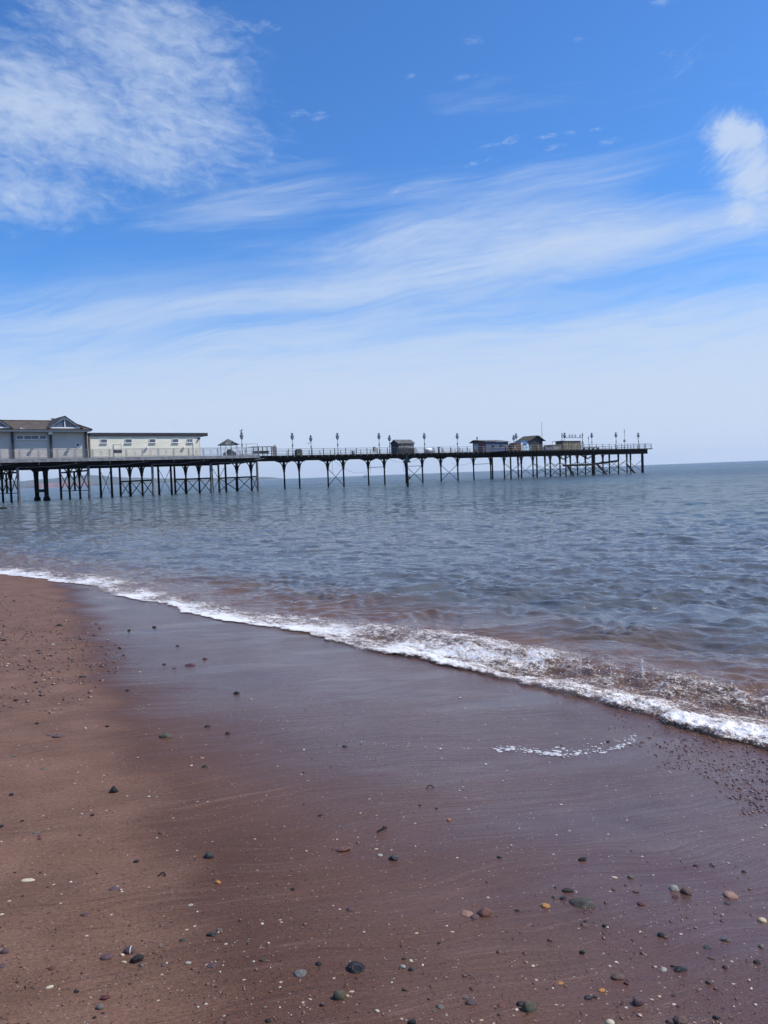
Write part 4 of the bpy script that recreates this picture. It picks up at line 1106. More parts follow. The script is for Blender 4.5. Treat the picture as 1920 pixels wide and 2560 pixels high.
V = np.stack(rows_).reshape(-1, 3)
tag(mesh_np('far_hills', V, grid_faces(len(rows_), nx), mt_hill, smooth=True), 'hazy blue hills with red cliffs across the bay', kind='structure')

# ------------------------------------------------------------------ foam of the breaking wave
def to_t(pts, fn):
    r = []
    for px, py in pts:
        p = fn(px, py); n, t = to_nt(p.x, p.y); r.append((t, n))
    r.sort(); return np.array(r)
LOW = to_t([(-60, 1424), (0, 1434), (85, 1444), (231, 1465), (285, 1488), (401, 1507), (463, 1528), (551, 1550), (640, 1561), (756, 1582), (817, 1596), (910, 1623), (1026, 1642),
            (1103, 1657), (1195, 1677), (1280, 1697), (1415, 1731), (1511, 1762), (1589, 1781), (1724, 1824), (1832, 1851), (1920, 1874), (2100, 1925)], lambda a, b: ground_at(a, b, 0.02))
HIGH = to_t([(-60, 1404), (0, 1407), (115, 1413), (270, 1434), (400, 1455), (490, 1484), (600, 1505), (690, 1522), (800, 1536), (880, 1550), (960, 1560), (1120, 1578), (1280, 1612),
             (1400, 1640), (1500, 1672), (1620, 1696), (1720, 1712), (1920, 1748), (2100, 1790)], lambda a, b: sea_at(a, b, 0.09))
mt_foam, T = new_mat('white_sea_foam')
at = T.new('ShaderNodeAttribute', attribute_name='cover'); cov = at.outputs['Fac']
# bubbles and torn streaks run with the wash
fp = T.vmath('MULTIPLY', T.rot(T.pos, -math.atan2(TY, TX)), (1.0, 1.9, 1.0))
f1 = T.noise(fp, 9.0, 6, 0.68, 0.4); f2 = T.noise(fp, 42.0, 4, 0.7, 0.3); fv = T.vor(T.pos, 80.0)
lacev = T.math('ADD', T.math('MULTIPLY', T.math('SUBTRACT', f1, 0.5), 1.5), T.math('MULTIPLY', T.math('SUBTRACT', f2, 0.5), 1.7))
dens_ = T.math('ADD', cov, lacev)
alpha = T.ramp(dens_, 0.36, 0.90)
thick = T.ramp(dens_, 0.50, 1.15)
T.put(T.b.inputs['Base Color'], T.mix(thick, (0.50, 0.38, 0.30), (0.92, 0.895, 0.855)))
T.b.inputs['Roughness'].default_value = 0.30
T.put(T.b.inputs['Normal'], T.bump(T.math('ADD', T.math('MULTIPLY', f2, 1.2), T.math('MULTIPLY', fv, 0.5)), 0.65, 0.012))
tr = T.new('ShaderNodeBsdfTransparent'); ms = T.new('ShaderNodeMixShader')
T.put(ms.inputs[0], alpha); T.l.new(tr.outputs[0], ms.inputs[1]); T.l.new(T.b.outputs[0], ms.inputs[2]); T.l.new(ms.outputs[0], T.o.inputs['Surface'])
mt_fleck = simple('white_foam_bubbles', (0.52, 0.50, 0.48), 0.35, 0.1, 60)
ts = [-1.6]
while ts[-1] < 32: ts.append(ts[-1] + max(0.011, 0.0021 * (ts[-1] + 4)))
ts = np.array(ts); NV = 150
vv = np.linspace(-0.04, 1.25, NV)
tg = ts[:, None] + 0 * vv[None]
nlo = np.interp(ts, LOW[:, 0], LOW[:, 1]) + (fbm(ts * 1.6, ts * 0 + 3, 4, 60) - 0.5) * 0.20 + (fbm(ts * 9, ts * 0 + 5, 4, 68) - 0.5) * 0.13
nhi = np.interp(ts, HIGH[:, 0], HIGH[:, 1]) + (fbm(ts * 0.8, ts * 0 + 8, 3, 61) - 0.5) * 0.25
nhi = np.maximum(nhi, nlo + 0.45)
ng = nlo[:, None] + (nhi - nlo)[:, None] * vv[None]
xg, yg = to_xy(ng, tg)
sp_t = np.gradient(ts)[:, None] + 0 * vv[None]
zs = np.maximum(sand_z(xg, yg), wave_z(xg, yg, np.maximum(sp_t, 0.03)) + breaker(xg, yg))
V_ = vv[None] + 0 * tg
tall = np.clip((9.5 - tg) / 5.5, 0.0, 1)
clump = fbm(tg * 1.1 + 5, ng * 1.8, 3, 64)
mid = fbm(tg * 2.4 + 9, ng * 5.0, 6, 62, 0.66)
cov = np.interp(V_, [-0.04, 0.0, 0.05, 0.22, 0.42, 0.65, 0.85, 1.0, 1.25], [-0.6, 0.34, 0.92, 0.92, 0.78, 0.56, 0.36, 0.14, -0.35])
cov = cov + tall * np.interp(V_, [0, 0.2, 0.42, 0.58, 0.72, 0.86, 1.0, 1.1, 1.25], [-0.15, -0.12, -0.02, 0.10, 0.20, 0.36, 0.38, 0.08, -0.2])
cov = cov + (mid - 0.5) * 1.0 + (clump - 0.5) * 0.7
soft = fbm(tg * 7, ng * 9, 4, 65, 0.55)
jag = fbm(tg * 26, ng * 30, 3, 66, 0.6)
body = np.clip(cov, 0, 1)
hgt = body ** 0.7 * (0.004 + 0.012 * soft + tall * (0.050 * np.interp(V_, [-0.05, 0.0, 0.16, 0.5, 1.2], [0, 0.12, 0.62, 0.45, 0.4]) * (0.3 + 1.1 * clump) + 0.040 * soft + 0.050 * np.maximum(jag - 0.45, 0)))
z = zs + 0.004 + hgt
F = grid_faces(len(ts), NV)
kf = (cov > -0.45).ravel()[F].sum(1) >= 3
F = F[kf]; used = np.unique(F); remap = np.full(tg.size, -1); remap[used] = np.arange(len(used))
foam = mesh_np('sea_foam', np.stack([xg, yg, z], -1).reshape(-1, 3)[used], remap[F], mt_foam, smooth=True)
atr = foam.data.attributes.new('cover', 'FLOAT', 'POINT')
atr.data.foreach_set('value', cov.ravel()[used].astype(np.float32))
tag(foam, 'white lacy foam of the small wave breaking along the sand', kind='stuff')

# spray thrown up by the wave: drops of all sizes
def scatter_mesh(name, mat, P, rad, flat, rng, base='octa', parent=None):
    """many small lumps in one mesh; P (n,3), rad (n,), flat (n,)"""
    bm = bmesh.new()
    if base == 'octa': bmesh.ops.create_icosphere(bm, subdivisions=1, radius=1.0)
    else: bmesh.ops.create_icosphere(bm, subdivisions=2, radius=1.0)
    bv = np.array([v.co[:] for v in bm.verts]); bf = np.array([[v.index for v in f.verts] for f in bm.faces]); bm.free()
    n = len(P); k = len(bv)
    a = rng.uniform(0, 6.283, n); ca_, sa_ = np.cos(a), np.sin(a)
    jit = 1 + rng.uniform(-0.28, 0.28, (n, k))
    st = rng.uniform(0.65, 1.0, n)
    L = bv[None] * jit[..., None]
    lx = L[..., 0] * rad[:, None]; ly = L[..., 1] * (rad * st)[:, None]; lz = L[..., 2] * (rad * flat)[:, None]
    X_ = lx * ca_[:, None] - ly * sa_[:, None] + P[:, None, 0]
    Y_ = lx * sa_[:, None] + ly * ca_[:, None] + P[:, None, 1]
    Z_ = lz + P[:, None, 2]
    V = np.stack([X_, Y_, Z_], -1).reshape(-1, 3)
    F = (bf[None] + (np.arange(n) * k)[:, None, None]).reshape(-1, 3)
    return mesh_np(name, V, F, mat, parent, smooth=(base != 'octa'))
rng = np.random.default_rng(12)
n = 8000
t_ = -1.4 + 11.0 * rng.random(n) ** 1.15
v_ = np.where(rng.random(n) < 0.5, rng.normal(0.88, 0.13, n), rng.normal(0.25, 0.22, n))
pat = fbm(t_ * 2.0, v_ * 3.0, 4, 90)
ok = (pat > 0.40) & (v_ > -0.02) & (v_ < 1.15); t_, v_ = t_[ok], v_[ok]
lo_, hi_ = np.interp(t_, ts, nlo), np.interp(t_, ts, nhi)
n_ = lo_ + (hi_ - lo_) * v_
x_, y_ = to_xy(n_, t_)
zb = np.maximum(sand_z(x_, y_), breaker(x_, y_))
rise = np.clip((10 - t_) / 6, 0.1, 1)
z_ = zb + 0.01 + rng.exponential(0.017, len(t_)) * rise
rad = 0.0016 + rng.exponential(0.0017, len(t_)); rad = np.minimum(rad, 0.008)
mt_spray, T = new_mat('water_spray')
T.put(T.b.inputs['Base Color'], T.mix(T.ramp(T.noise(T.pos, 9.0, 3), 0.4, 0.6), (0.66, 0.60, 0.56), (0.92, 0.92, 0.91))); T.b.inputs['Roughness'].default_value = 0.12
sp_o = scatter_mesh('wave_spray', mt_spray, np.stack([x_, y_, z_], -1), rad, np.ones(len(t_)), rng)
tag(sp_o, 'glittering drops thrown up by the breaking wave', kind='stuff')
# one plume of spray standing up from the crest
pl = sea_at(1606, 1690, 0.1)
k = 60; hh_ = np.sort(rng.random(k)) * 0.16
Pp = np.stack([pl.x + rng.normal(0, 0.008, k) + 0.01 * np.sin(hh_ * 40), pl.y + rng.normal(0, 0.008, k), 0.09 + hh_], -1)
tag(scatter_mesh('spray_plume', mt_spray, Pp, 0.004 + 0.006 * rng.random(k) * (1 - hh_ / 0.2), np.ones(k), rng), 'thin upright jet of spray above the wave crest', 'spray')

# foam left on the wet sand by the last wave
def ground_many(px, py):
    """vectorised ground_at"""
    px = np.asarray(px, float); py = np.asarray(py, float)
    f_, r_, u_ = np.array(fwd), np.array(rt), np.array(up)
    d = f_[None] + r_[None] * ((px - 960) / FOC)[:, None] + u_[None] * ((1280 - py) / FOC)[:, None]
    t = np.ones(len(px))
    for _ in range(60):
        h = sand_z(d[:, 0] * t, d[:, 1] * t)
        t = t + (CAM_H + d[:, 2] * t - h) / np.maximum(-d[:, 2], 1e-3) * 0.8
    return np.stack([d[:, 0] * t, d[:, 1] * t, h], -1), t
line = [(700, 1832), (740, 1844), (790, 1846), (812, 1849), (870, 1851), (920, 1855), (952, 1861), (1010, 1866), (1060, 1867), (1100, 1871), (1160, 1873), (1240, 1870), (1265, 1873), (1290, 1873), (1330, 1878), (1390, 1886), (1420, 1888), (1450, 1884), (1500, 1877), (1530, 1872), (1555, 1866), (1585, 1850)]
lx_ = np.array([p[0] for p in line], float); ly_ = np.array([p[1] for p in line], float)
q_ = np.concatenate([rng.uniform(860, 1240, 40), rng.uniform(1240, 1590, 400)])
py_ = np.interp(q_, lx_, ly_) + rng.normal(0, 1.0, len(q_)) * np.where(q_ > 1235, 3.6, 1.4) + np.where((q_ > 1380) & (rng.random(len(q_)) < 0.35), rng.uniform(-16, 2, len(q_)), 0)
extra = 90
q_ = np.concatenate([q_, rng.uniform(520, 1500, extra)]); py_ = np.concatenate([py_, rng.uniform(1700, 1860, extra)])
Pg, tg_ = ground_many(q_, py_)
rad = np.minimum(0.002 + rng.exponential(0.0042, len(q_)), 0.020) * np.where(q_ > 1235, 1.0, 0.6)
rad[-extra:] *= 0.6
Pg[:, 2] += 0.002
fl = scatter_mesh('foam_flecks', mt_fleck, Pg, rad, 0.12 * np.ones(len(q_)), rng, 'ico2')
tag(fl, 'thin line of white foam bubbles left on the wet sand', kind='stuff')

# ------------------------------------------------------------------ shingle and grit: far too many to count
mt_shing, T = new_mat('wet_purple_shingle')
rv = T.sep(T.new('ShaderNodeTexVoronoi').outputs['Color'])
vn = T.new('ShaderNodeTexVoronoi'); T.put(vn.inputs['Vector'], T.pos); vn.inputs['Scale'].default_value = 45
c3_ = T.sep(vn.outputs['Color'])
cm = T.mix(T.ramp(c3_[0], 0.2, 0.8), (0.060, 0.030, 0.025), (0.175, 0.085, 0.066))
cm = T.mix(T.math('GREATER_THAN', c3_[1], 0.88), cm, (0.20, 0.15, 0.14))
T.put(T.b.inputs['Base Color'], cm); T.b.inputs['Roughness'].default_value = 0.16
mt_grit, T = new_mat('dark_beach_grit')
vn = T.new('ShaderNodeTexVoronoi'); T.put(vn.inputs['Vector'], T.pos); vn.inputs['Scale'].default_value = 60
c3_ = T.sep(vn.outputs['Color'])
cm = T.mix(c3_[0], (0.032, 0.017, 0.014), (0.19, 0.095, 0.066))
cm = T.mix(T.math('GREATER_THAN', c3_[1], 0.90), cm, (0.36, 0.28, 0.23))
T.put(T.b.inputs['Base Color'], cm); T.b.inputs['Roughness'].default_value = 0.42
n = 9000
q_ = 1500 + 820 * rng.random(n) ** 0.8; py_ = rng.uniform(1740, 2150, n)
edge_ = np.interp(q_, [1500, 1600, 1724, 1832, 1920, 2100, 2320], [1758, 1784, 1824, 1851, 1874, 1925, 1985])
pk = fbm(q_ * 0.012, py_ * 0.03, 4, 33)
lim = np.interp(q_, [1500, 1580, 1700, 1800, 1920, 2320], [1775, 1830, 1925, 1970, 2010, 2110])
ok = (py_ > edge_ - 6) & (py_ < lim + (pk - 0.5) * 190)
Pg, tg_ = ground_many(q_[ok], py_[ok]); k = len(Pg)
rad = np.minimum(0.0020 + rng.exponential(0.0026, k), 0.011); Pg[:, 2] += rad * 0.2
tag(scatter_mesh('wet_shingle', mt_shing, Pg, rad, rng.uniform(0.25, 0.5, k), rng, 'ico2'), 'glinting wet purple shingle at the foot of the wave', kind='stuff')
# drained shingle on the upper beach
n = 3000
q_ = rng.uniform(-60, 470, n); py_ = rng.uniform(1470, 1790, n)
pk = fbm(q_ * 0.010, py_ * 0.02, 4, 35)
bx = np.interp(py_, [1470, 1520, 1560, 1620, 1700, 1790], [20, 130, 210, 290, 260, 200])
ok = (q_ < bx + (pk - 0.5) * 260) & (rng.random(n) < np.interp(py_, [1470, 1540, 1640, 1700, 1790], [0.6, 1.0, 0.9, 0.45, 0.2]))
Pg, tg_ = ground_many(q_[ok], py_[ok]); k = len(Pg)
rad = np.minimum(0.004 + rng.exponential(0.0055, k), 0.026); Pg[:, 2] += rad * 0.2
tag(scatter_mesh('drained_shingle', mt_grit, Pg, rad, rng.uniform(0.35, 0.7, k), rng, 'ico2'), 'band of small dark shingle on the drained sand at left', kind='stuff')
# grit scattered everywhere, thicker along the nearest strand lines
n = 5000
q_ = rng.uniform(-400, 2400, n); py_ = 1700 + 880 * rng.random(n) ** 0.75
pk = fbm(q_ * 0.004, (py_ + q_ * 0.12) * 0.012, 4, 37)
dn = np.interp(py_, [1700, 1900, 2250, 2560], [0.18, 0.20, 0.45, 1.0]) * np.clip((pk - 0.28) * 3.2, 0.05, 1)
ok = rng.random(n) < dn
Pg, tg_ = ground_many(q_[ok], py_[ok]); k = len(Pg)
rad = np.minimum(0.0016 + rng.exponential(0.0016, k), 0.008); Pg[:, 2] += rad * 0.15
tag(scatter_mesh('beach_grit', mt_grit, Pg, rad, rng.uniform(0.4, 0.7, k), rng, 'ico2'), 'fine dark and pale grit strewn over the sand', kind='stuff')
n = 420
q_ = rng.uniform(-400, 2350, n); py_ = 1640 + 920 * rng.random(n) ** 0.75
ok = rng.random(n) < np.interp(q_, [0, 500, 900, 1900], [1, 0.7, 0.5, 0.9])
Pg, tg_ = ground_many(q_[ok], py_[ok]); k = len(Pg)
rad = np.minimum(0.0012 + rng.exponential(0.0014, k), 0.006) * np.clip(tg_[:] / 3.0, 1, 2.0); Pg[:, 2] += rad * 0.15
mt_shell = simple('bleached_shell', (0.46, 0.40, 0.34), 0.5, 0.25, 40)
tag(scatter_mesh('shell_crumbs', mt_shell, Pg, rad, rng.uniform(0.25, 0.5, k), rng, 'ico2'), 'tiny bleached shell crumbs strewn over the sand', kind='stuff')

# ------------------------------------------------------------------ pebbles one can point at
def stone_mat(name, rgb, rough, var=0.35, vein=None):
    rgb = (rgb[0] * 1.06, rgb[1] * 0.98, rgb[2] * 0.84)
    mt, T = new_mat(name)
    obj = T.new('ShaderNodeTexCoord').outputs['Object']
    n = T.noise(obj, 2.2, 5, 0.65)
    c = T.mix(T.ramp(n, 0.3, 0.7), tuple(x * (1 - var) for x in rgb), tuple(x * (1 + var) for x in rgb))
    n2 = T.noise(obj, 9.0, 3, 0.6)
    c = T.mix(T.ramp(n2, 0.55, 0.75, 0, 0.35), c, tuple(x * 0.45 for x in rgb))
    if vein:
        s_ = T.sep(obj)[0]
        c = T.mix(T.ramp(T.math('ABSOLUTE', T.math('ADD', s_, -0.45)), 0.09, 0.05), c, vein)
    T.put(T.b.inputs['Base Color'], c); T.b.inputs['Roughness'].default_value = rough
    T.put(T.b.inputs['Normal'], T.bump(n2, 0.3, 0.05))
    T.b.inputs['Specular IOR Level'].default_value = 0.2
    T.b.inputs['Coat Weight'].default_value = 0.35 if rough < 0.4 else 0.1
    T.b.inputs['Coat Roughness'].default_value = 0.06
    T.put(T.b.inputs['Coat Normal'], T.bump(T.noise(obj, 5.0, 4, 0.65), 0.55, 0.08))
    return mt
SM = {
    'black': stone_mat('wet_black_stone', (0.012, 0.010, 0.009), 0.30), 'slate': stone_mat('wet_slate_stone', (0.036, 0.035, 0.034), 0.28),
    'dark': stone_mat('dark_stone', (0.026, 0.021, 0.019), 0.5), 'grey': stone_mat('grey_stone', (0.11, 0.105, 0.10), 0.4),
    'green': stone_mat('grey_green_stone', (0.075, 0.076, 0.056), 0.42, 0.25), 'olive': stone_mat('olive_stone', (0.055, 0.046, 0.034), 0.25, 0.4),
    'redbrown': stone_mat('red_brown_stone', (0.120, 0.048, 0.036), 0.34), 'darkred': stone_mat('dark_red_stone', (0.075, 0.022, 0.022), 0.34),
    'brown': stone_mat('brown_stone', (0.095, 0.058, 0.046), 0.36), 'purple': stone_mat('purple_brown_stone', (0.085, 0.052, 0.058), 0.34),
    'banded': stone_mat('banded_purple_stone', (0.085, 0.055, 0.062), 0.34, 0.3, (0.6, 0.55, 0.5)),
    'pink': stone_mat('pinkish_stone', (0.26, 0.15, 0.12), 0.34), 'orange': stone_mat('orange_tan_stone', (0.36, 0.17, 0.045), 0.34),
    'cream': stone_mat('cream_stone', (0.48, 0.40, 0.29), 0.42, 0.2), 'white': stone_mat('white_shell_piece', (0.50, 0.46, 0.38), 0.45, 0.15),
    'pale': stone_mat('pale_grey_stone', (0.30, 0.30, 0.29), 0.34), 'glisten': stone_mat('glistening_wet_stone', (0.11, 0.105, 0.105), 0.12, 0.6),
}
CN = {'black': 'black', 'slate': 'shiny slate grey', 'dark': 'dark', 'grey': 'grey', 'green': 'grey-green', 'olive': 'olive', 'redbrown': 'red-brown', 'darkred': 'dark red', 'brown': 'brown',
      'purple': 'purple-brown', 'banded': 'banded purple', 'pink': 'pinkish', 'orange': 'orange-tan', 'cream': 'cream', 'white': 'white', 'pale': 'pale grey', 'glisten': 'glistening wet'}
def stone_mesh(seed, kind, sub=3):
    bm = bmesh.new(); bmesh.ops.create_icosphere(bm, subdivisions=sub, radius=1.0)
    r_ = random.Random(seed); off = Vector((r_.uniform(-50, 50), r_.uniform(-50, 50), r_.uniform(-50, 50)))
    cuts = [(Vector((r_.gauss(0, 1), r_.gauss(0, 1), r_.gauss(0.3, 0.8))).normalized(), r_.uniform(0.55, 0.85)) for _ in range(7)]
    for v in bm.verts:
        c = v.co.copy(); amp = {'egg': 0.10, 'flat': 0.16, 'angular': 0.12, 'lump': 0.30, 'point': 0.12}[kind]
        c *= 1 + amp * mnoise.noise(c * 1.1 + off) * 1.6 + amp * 0.35 * mnoise.noise(c * 3.1 + off)
        if kind in ('angular', 'point', 'lump'):
            for nrm, d in cuts:
                e = c.dot(nrm) - d
                if e > 0: c -= nrm * e * (0.85 if kind != 'lump' else 0.5)
        if kind == 'point': k_ = max(0.15, 1 - 0.62 * max(0, c.z)); c = Vector((c.x * k_, c.y * k_, c.z * 1.25))
        v.co = c
    me = bpy.data.meshes.new('pebble'); bm.to_mesh(me); bm.free()
    me.polygons.foreach_set('use_smooth', np.ones(len(me.polygons), dtype=bool))
    return me
STM = {k: [stone_mesh(i * 7 + hash_, k) for i in range(5)] for k, hash_ in (('egg', 1), ('flat', 2), ('angular', 3), ('lump', 4), ('point', 5))}
# photo x, photo y, width in photo pixels, colour, form, height to width, own label (landmark stones only), short landmark name
ST = [
 (889, 2423, 56, 'black', 'angular', .58, 'large wet black angular stone with bright glints, biggest dark stone on the near sand', 'big black angular stone'),
 (848, 2495, 34, 'green', 'egg', .95, 'smooth grey-green egg-shaped stone standing on end near the bottom edge', 'grey-green egg-shaped stone'),
 (1323, 2524, 42, 'green', 'angular', .85, 'largest smooth grey-green stone with a sharp shaded side at the bottom edge', 'largest grey-green stone'),
 (1594, 2510, 34, 'purple', 'egg', .95, 'upright dark purple-grey oblong stone near the bottom edge', 'upright purple-grey stone'),
 (1455, 2261, 70, 'olive', 'flat', .30, 'broad flat olive stone with glistening lumps, half sunk in the wet sand', 'broad olive stone'),
 (1211, 2286, 38, 'redbrown', 'egg', .62, 'steep-sided red-brown stone, largest of a trio', 'steep red-brown stone'),
 (1187, 2294, 25, 'purple', 'flat', .5, 'small brown stone leaning between the two bigger stones of a trio', ''),
 (1167, 2285, 34, 'pink', 'flat', .36, 'low pink-brown flat stone, leftmost of a trio', ''),
 (1546, 2445, 40, 'brown', 'egg', .42, 'half buried round brown dome-shaped stone with a wet highlight', 'half-buried brown dome'),
 (1702, 2425, 36, 'black', 'lump', .55, 'glossy black knobbly stone beside a round pale grey pebble', 'glossy knobbly black stone'),
 (1658, 2426, 22, 'pale', 'egg', .7, 'round pale grey pebble beside the glossy knobbly black stone', ''),
 (1715, 2232, 30, 'brown', 'egg', .72, 'smooth dark brown egg-shaped stone on the glossy wet sand at right', 'smooth brown egg stone'),
 (341, 2402, 38, 'black', 'angular', .62, 'matt black angular stone, darkest of a cluster on the left sand', 'black cluster stone'),
 (265, 2395, 34, 'purple', 'egg', .55, 'rounded purple-brown stone at the left end of a cluster', ''),
 (324, 2380, 30, 'banded', 'egg', .72, 'round purple stone with a thin white band, at the back of a cluster', ''),
 (354, 2414, 15, 'glisten', 'lump', .6, 'small glittering striped pebble in front of the black cluster stone', ''),
 (305, 2389, 13, 'cream', 'angular', .8, 'upright cream shell piece between two purple stones of a cluster', ''),
 (309, 2408, 16, 'cream', 'flat', .6, 'cream flat pebble in front of the cluster of dark stones', ''),
 (530, 2337, 30, 'slate', 'lump', .66, 'shiny slate grey knobbly stone with a smaller one touching it', 'shiny slate stone'),
 (547, 2326, 16, 'glisten', 'egg', .6, 'small shiny striped grey pebble touching the shiny slate stone', ''),
 (523, 2143, 26, 'slate', 'egg', .8, 'smooth dark grey egg stone resting on the streaked sand', 'smooth dark grey egg stone'),
 (285, 1980, 23, 'black', 'point', .95, 'black pointed stone standing up like a tooth on the dry sand', 'black pointed stone'),
 (412, 1843, 36, 'green', 'angular', .5, 'dark stone with a green weedy side at the edge of the wet sand', 'green-sided stone'),
 (148, 1842, 32, 'purple', 'flat', .3, 'flat purple stone with white flecks half buried in the dry sand', 'flat purple stone'),
 (856, 2124, 44, 'redbrown', 'flat', .26, 'long flat red-brown sliver of stone on the wet sand', 'long red sliver'),
 (71, 2201, 36, 'white', 'flat', .2, 'long white spindle-shaped shell lying on the dry sand at left', 'long white shell'),
 (213, 2288, 21, 'purple', 'egg', .6, 'glossy purple pebble alone on the dry sand', 'glossy purple pebble'),
 (591, 1734, 20, 'black', 'egg', .6, 'lone dark stone in the shining wash with a short trail', 'lone stone in the wash'),
 (206, 1693, 18, 'black', 'flat', .45, 'long dark stone at the border of dry and wet sand', 'dark border stone'),
 (150, 1565, 17, 'dark', 'lump', .7, 'dark stone with a pale top among the far shingle', 'dark shingle stone'),
 (1828, 2240, 38, 'pink', 'flat', .42, 'mottled pinkish stone on the glossy wet sand at the right', 'mottled pink stone'),
 (131, 2422, 24, 'redbrown', 'egg', .65, 'round glossy red-brown stone left of the cluster', 'round red-brown stone'),
 (262, 2496, 25, 'darkred', 'flat', .5, 'flat dark red stone near the bottom left', 'flat dark red stone'),
 (748, 2435, 40, 'glisten', 'lump', .4, 'long glistening wet grey stone left of the big black stone', 'long glistening stone'),
 (1178, 2507, 34, 'purple', 'egg', .5, 'long purple-grey stone touching a striped pebble near the bottom', 'long purple-grey stone'),
 (1363, 2266, 25, 'orange', 'flat', .42, 'smooth orange-tan oval stone left of the broad olive stone', 'orange-tan oval stone'),
 (1455, 2150, 22, 'black', 'lump', .6, 'jagged dark stone alone on the gritty wet sand', 'jagged dark stone'),
]
SMALL = '''102,2182,11,darkred,egg 113,2187,7,white,flat 134,2212,9,white,flat 23,2253,11,white,flat 4,2286,12,white,flat 57,2241,9,darkred,egg 286,2223,27,purple,flat 305,2229,8,white,flat
544,2207,18,orange,lump 476,2263,15,pale,flat 599,2303,10,dark,egg 13,2381,23,purple,egg 4,2416,24,purple,flat 455,2351,17,slate,flat 401,2367,10,glisten,egg 471,2407,16,pale,flat 529,2414,27,purple,flat
409,2414,14,purple,flat 123,2469,21,white,flat 191,2479,17,black,angular 250,2520,22,grey,egg 236,2545,13,black,egg 395,2502,9,white,flat 515,2510,11,white,angular 44,2456,12,redbrown,angular 85,2468,17,brown,flat
796,2411,18,black,egg 657,2401,18,olive,egg 878,2480,16,cream,flat 868,2490,10,cream,angular 1010,2398,13,dark,egg 1027,2402,11,white,angular 1007,2419,17,pale,egg 1027,2425,17,black,lump 1014,2475,19,brown,egg
875,2275,21,purple,egg 732,2224,13,black,lump 1098,2359,11,dark,egg 1130,2330,12,cream,flat 1041,2334,12,cream,flat 943,2529,13,white,egg 1164,2495,19,glisten,lump 1087,2528,13,glisten,lump 1101,2518,21,grey,flat
1253,2514,23,redbrown,flat 1249,2537,16,brown,egg 670,2553,18,dark,egg 1030,2558,23,black,egg 661,2520,10,glisten,lump 775,2499,11,white,flat 806,2513,18,brown,lump 1176,2438,11,grey,lump 1178,2472,14,darkred,angular
1204,2551,12,cream,flat 1072,2499,9,dark,egg 895,2107,13,grey,lump 985,2149,26,slate,lump 950,2139,15,pale,flat 941,2123,11,cream,flat 801,2039,13,dark,lump 1248,2144,14,black,egg 1122,2051,11,orange,lump 862,1867,15,black,flat
758,1931,7,black,lump 1050,2014,8,black,lump 1091,2022,8,black,lump 1419,2227,29,dark,flat 1405,2247,21,black,lump 1386,2243,15,glisten,lump 1536,2194,17,white,flat 1576,2194,16,grey,egg 1535,2224,12,brown,egg
1589,2229,18,purple,flat 1685,2223,27,pale,lump 1686,2243,19,darkred,lump 1604,2261,25,darkred,flat 1820,2258,18,slate,flat 1905,2302,24,cream,egg 1461,2313,23,brown,flat 1463,2304,12,dark,egg 1511,2316,14,black,lump
1510,2334,13,purple,egg 1376,2351,15,brown,egg 1652,2339,22,black,angular 1665,2344,14,brown,lump 1455,2382,18,black,lump 1812,2350,26,glisten,lump 1768,2369,23,slate,flat 1903,2367,16,grey,egg 1293,2277,14,black,flat
1315,2407,13,pink,egg 1332,2415,11,white,lump 1681,2416,13,black,lump 1566,2460,14,darkred,egg 1893,2406,21,dark,egg 1813,2419,16,dark,egg 1778,2395,17,brown,flat 1773,2457,20,brown,egg 1401,2458,17,orange,flat
1504,2477,20,orange,flat 1471,2495,24,black,flat 1488,2493,13,slate,egg 1629,2499,12,white,flat 1648,2492,10,cream,egg 1684,2489,12,slate,flat 1301,2512,24,black,angular 1291,2525,12,white,angular 1390,2513,10,cream,flat
1789,2545,20,black,lump 1696,2516,12,darkred,egg 1525,2557,25,white,egg 1702,2555,38,brown,egg 1674,2556,19,purple,egg 1554,2509,13,darkred,lump 1878,2472,9,white,lump
124,1839,16,brown,flat 92,1810,13,black,lump 519,1817,15,black,lump 569,1835,16,dark,lump 505,1895,14,pink,flat 511,1918,16,dark,lump 268,1817,11,dark,egg 213,1821,9,pale,egg 35,1891,13,grey,flat 108,1923,18,grey,flat
29,1988,15,black,lump 56,2053,11,black,angular 91,2082,20,grey,flat 99,2098,12,darkred,lump 3,2067,13,black,egg 231,2039,11,black,egg 341,2155,15,dark,egg 401,2084,14,brown,lump 242,2184,8,black,egg 37,2182,7,black,egg
386,1569,12,black,egg 444,1615,10,black,lump 90,1707,15,black,angular 8,1601,17,black,flat 131,1612,14,pale,flat 95,1627,15,dark,flat 318,1727,12,black,angular 411,1661,10,darkred,lump 436,1671,10,olive,egg 40,1752,13,dark,egg
322,1577,10,black,lump 476,1664,26,darkred,flat 513,1648,13,darkred,lump 226,1667,7,black,egg 155,1640,9,grey,flat 60,1640,8,pale,flat 20,1660,10,white,flat 350,1680,7,white,flat 110,1700,9,white,flat 62,1735,10,white,flat
1520,1855,9,black,egg 1860,2180,13,dark,lump 1740,2165,14,black,lump 1780,2163,17,glisten,lump 1600,2330,9,white,flat 700,2300,9,cream,flat 655,2310,9,white,lump 610,2450,10,cream,flat 700,2470,9,white,lump 560,2540,9,pale,flat'''
for q_ in SMALL.split():
    a_ = q_.split(',')
    ST.append((float(a_[0]), float(a_[1]), float(a_[2]), a_[3], a_[4], {'egg': .62, 'flat': .34, 'angular': .6, 'lump': .62, 'point': 1}[a_[4]], '', ''))
LM = [(r_[0], r_[1], r_[7]) for r_ in ST if r_[7]]
labels = {}
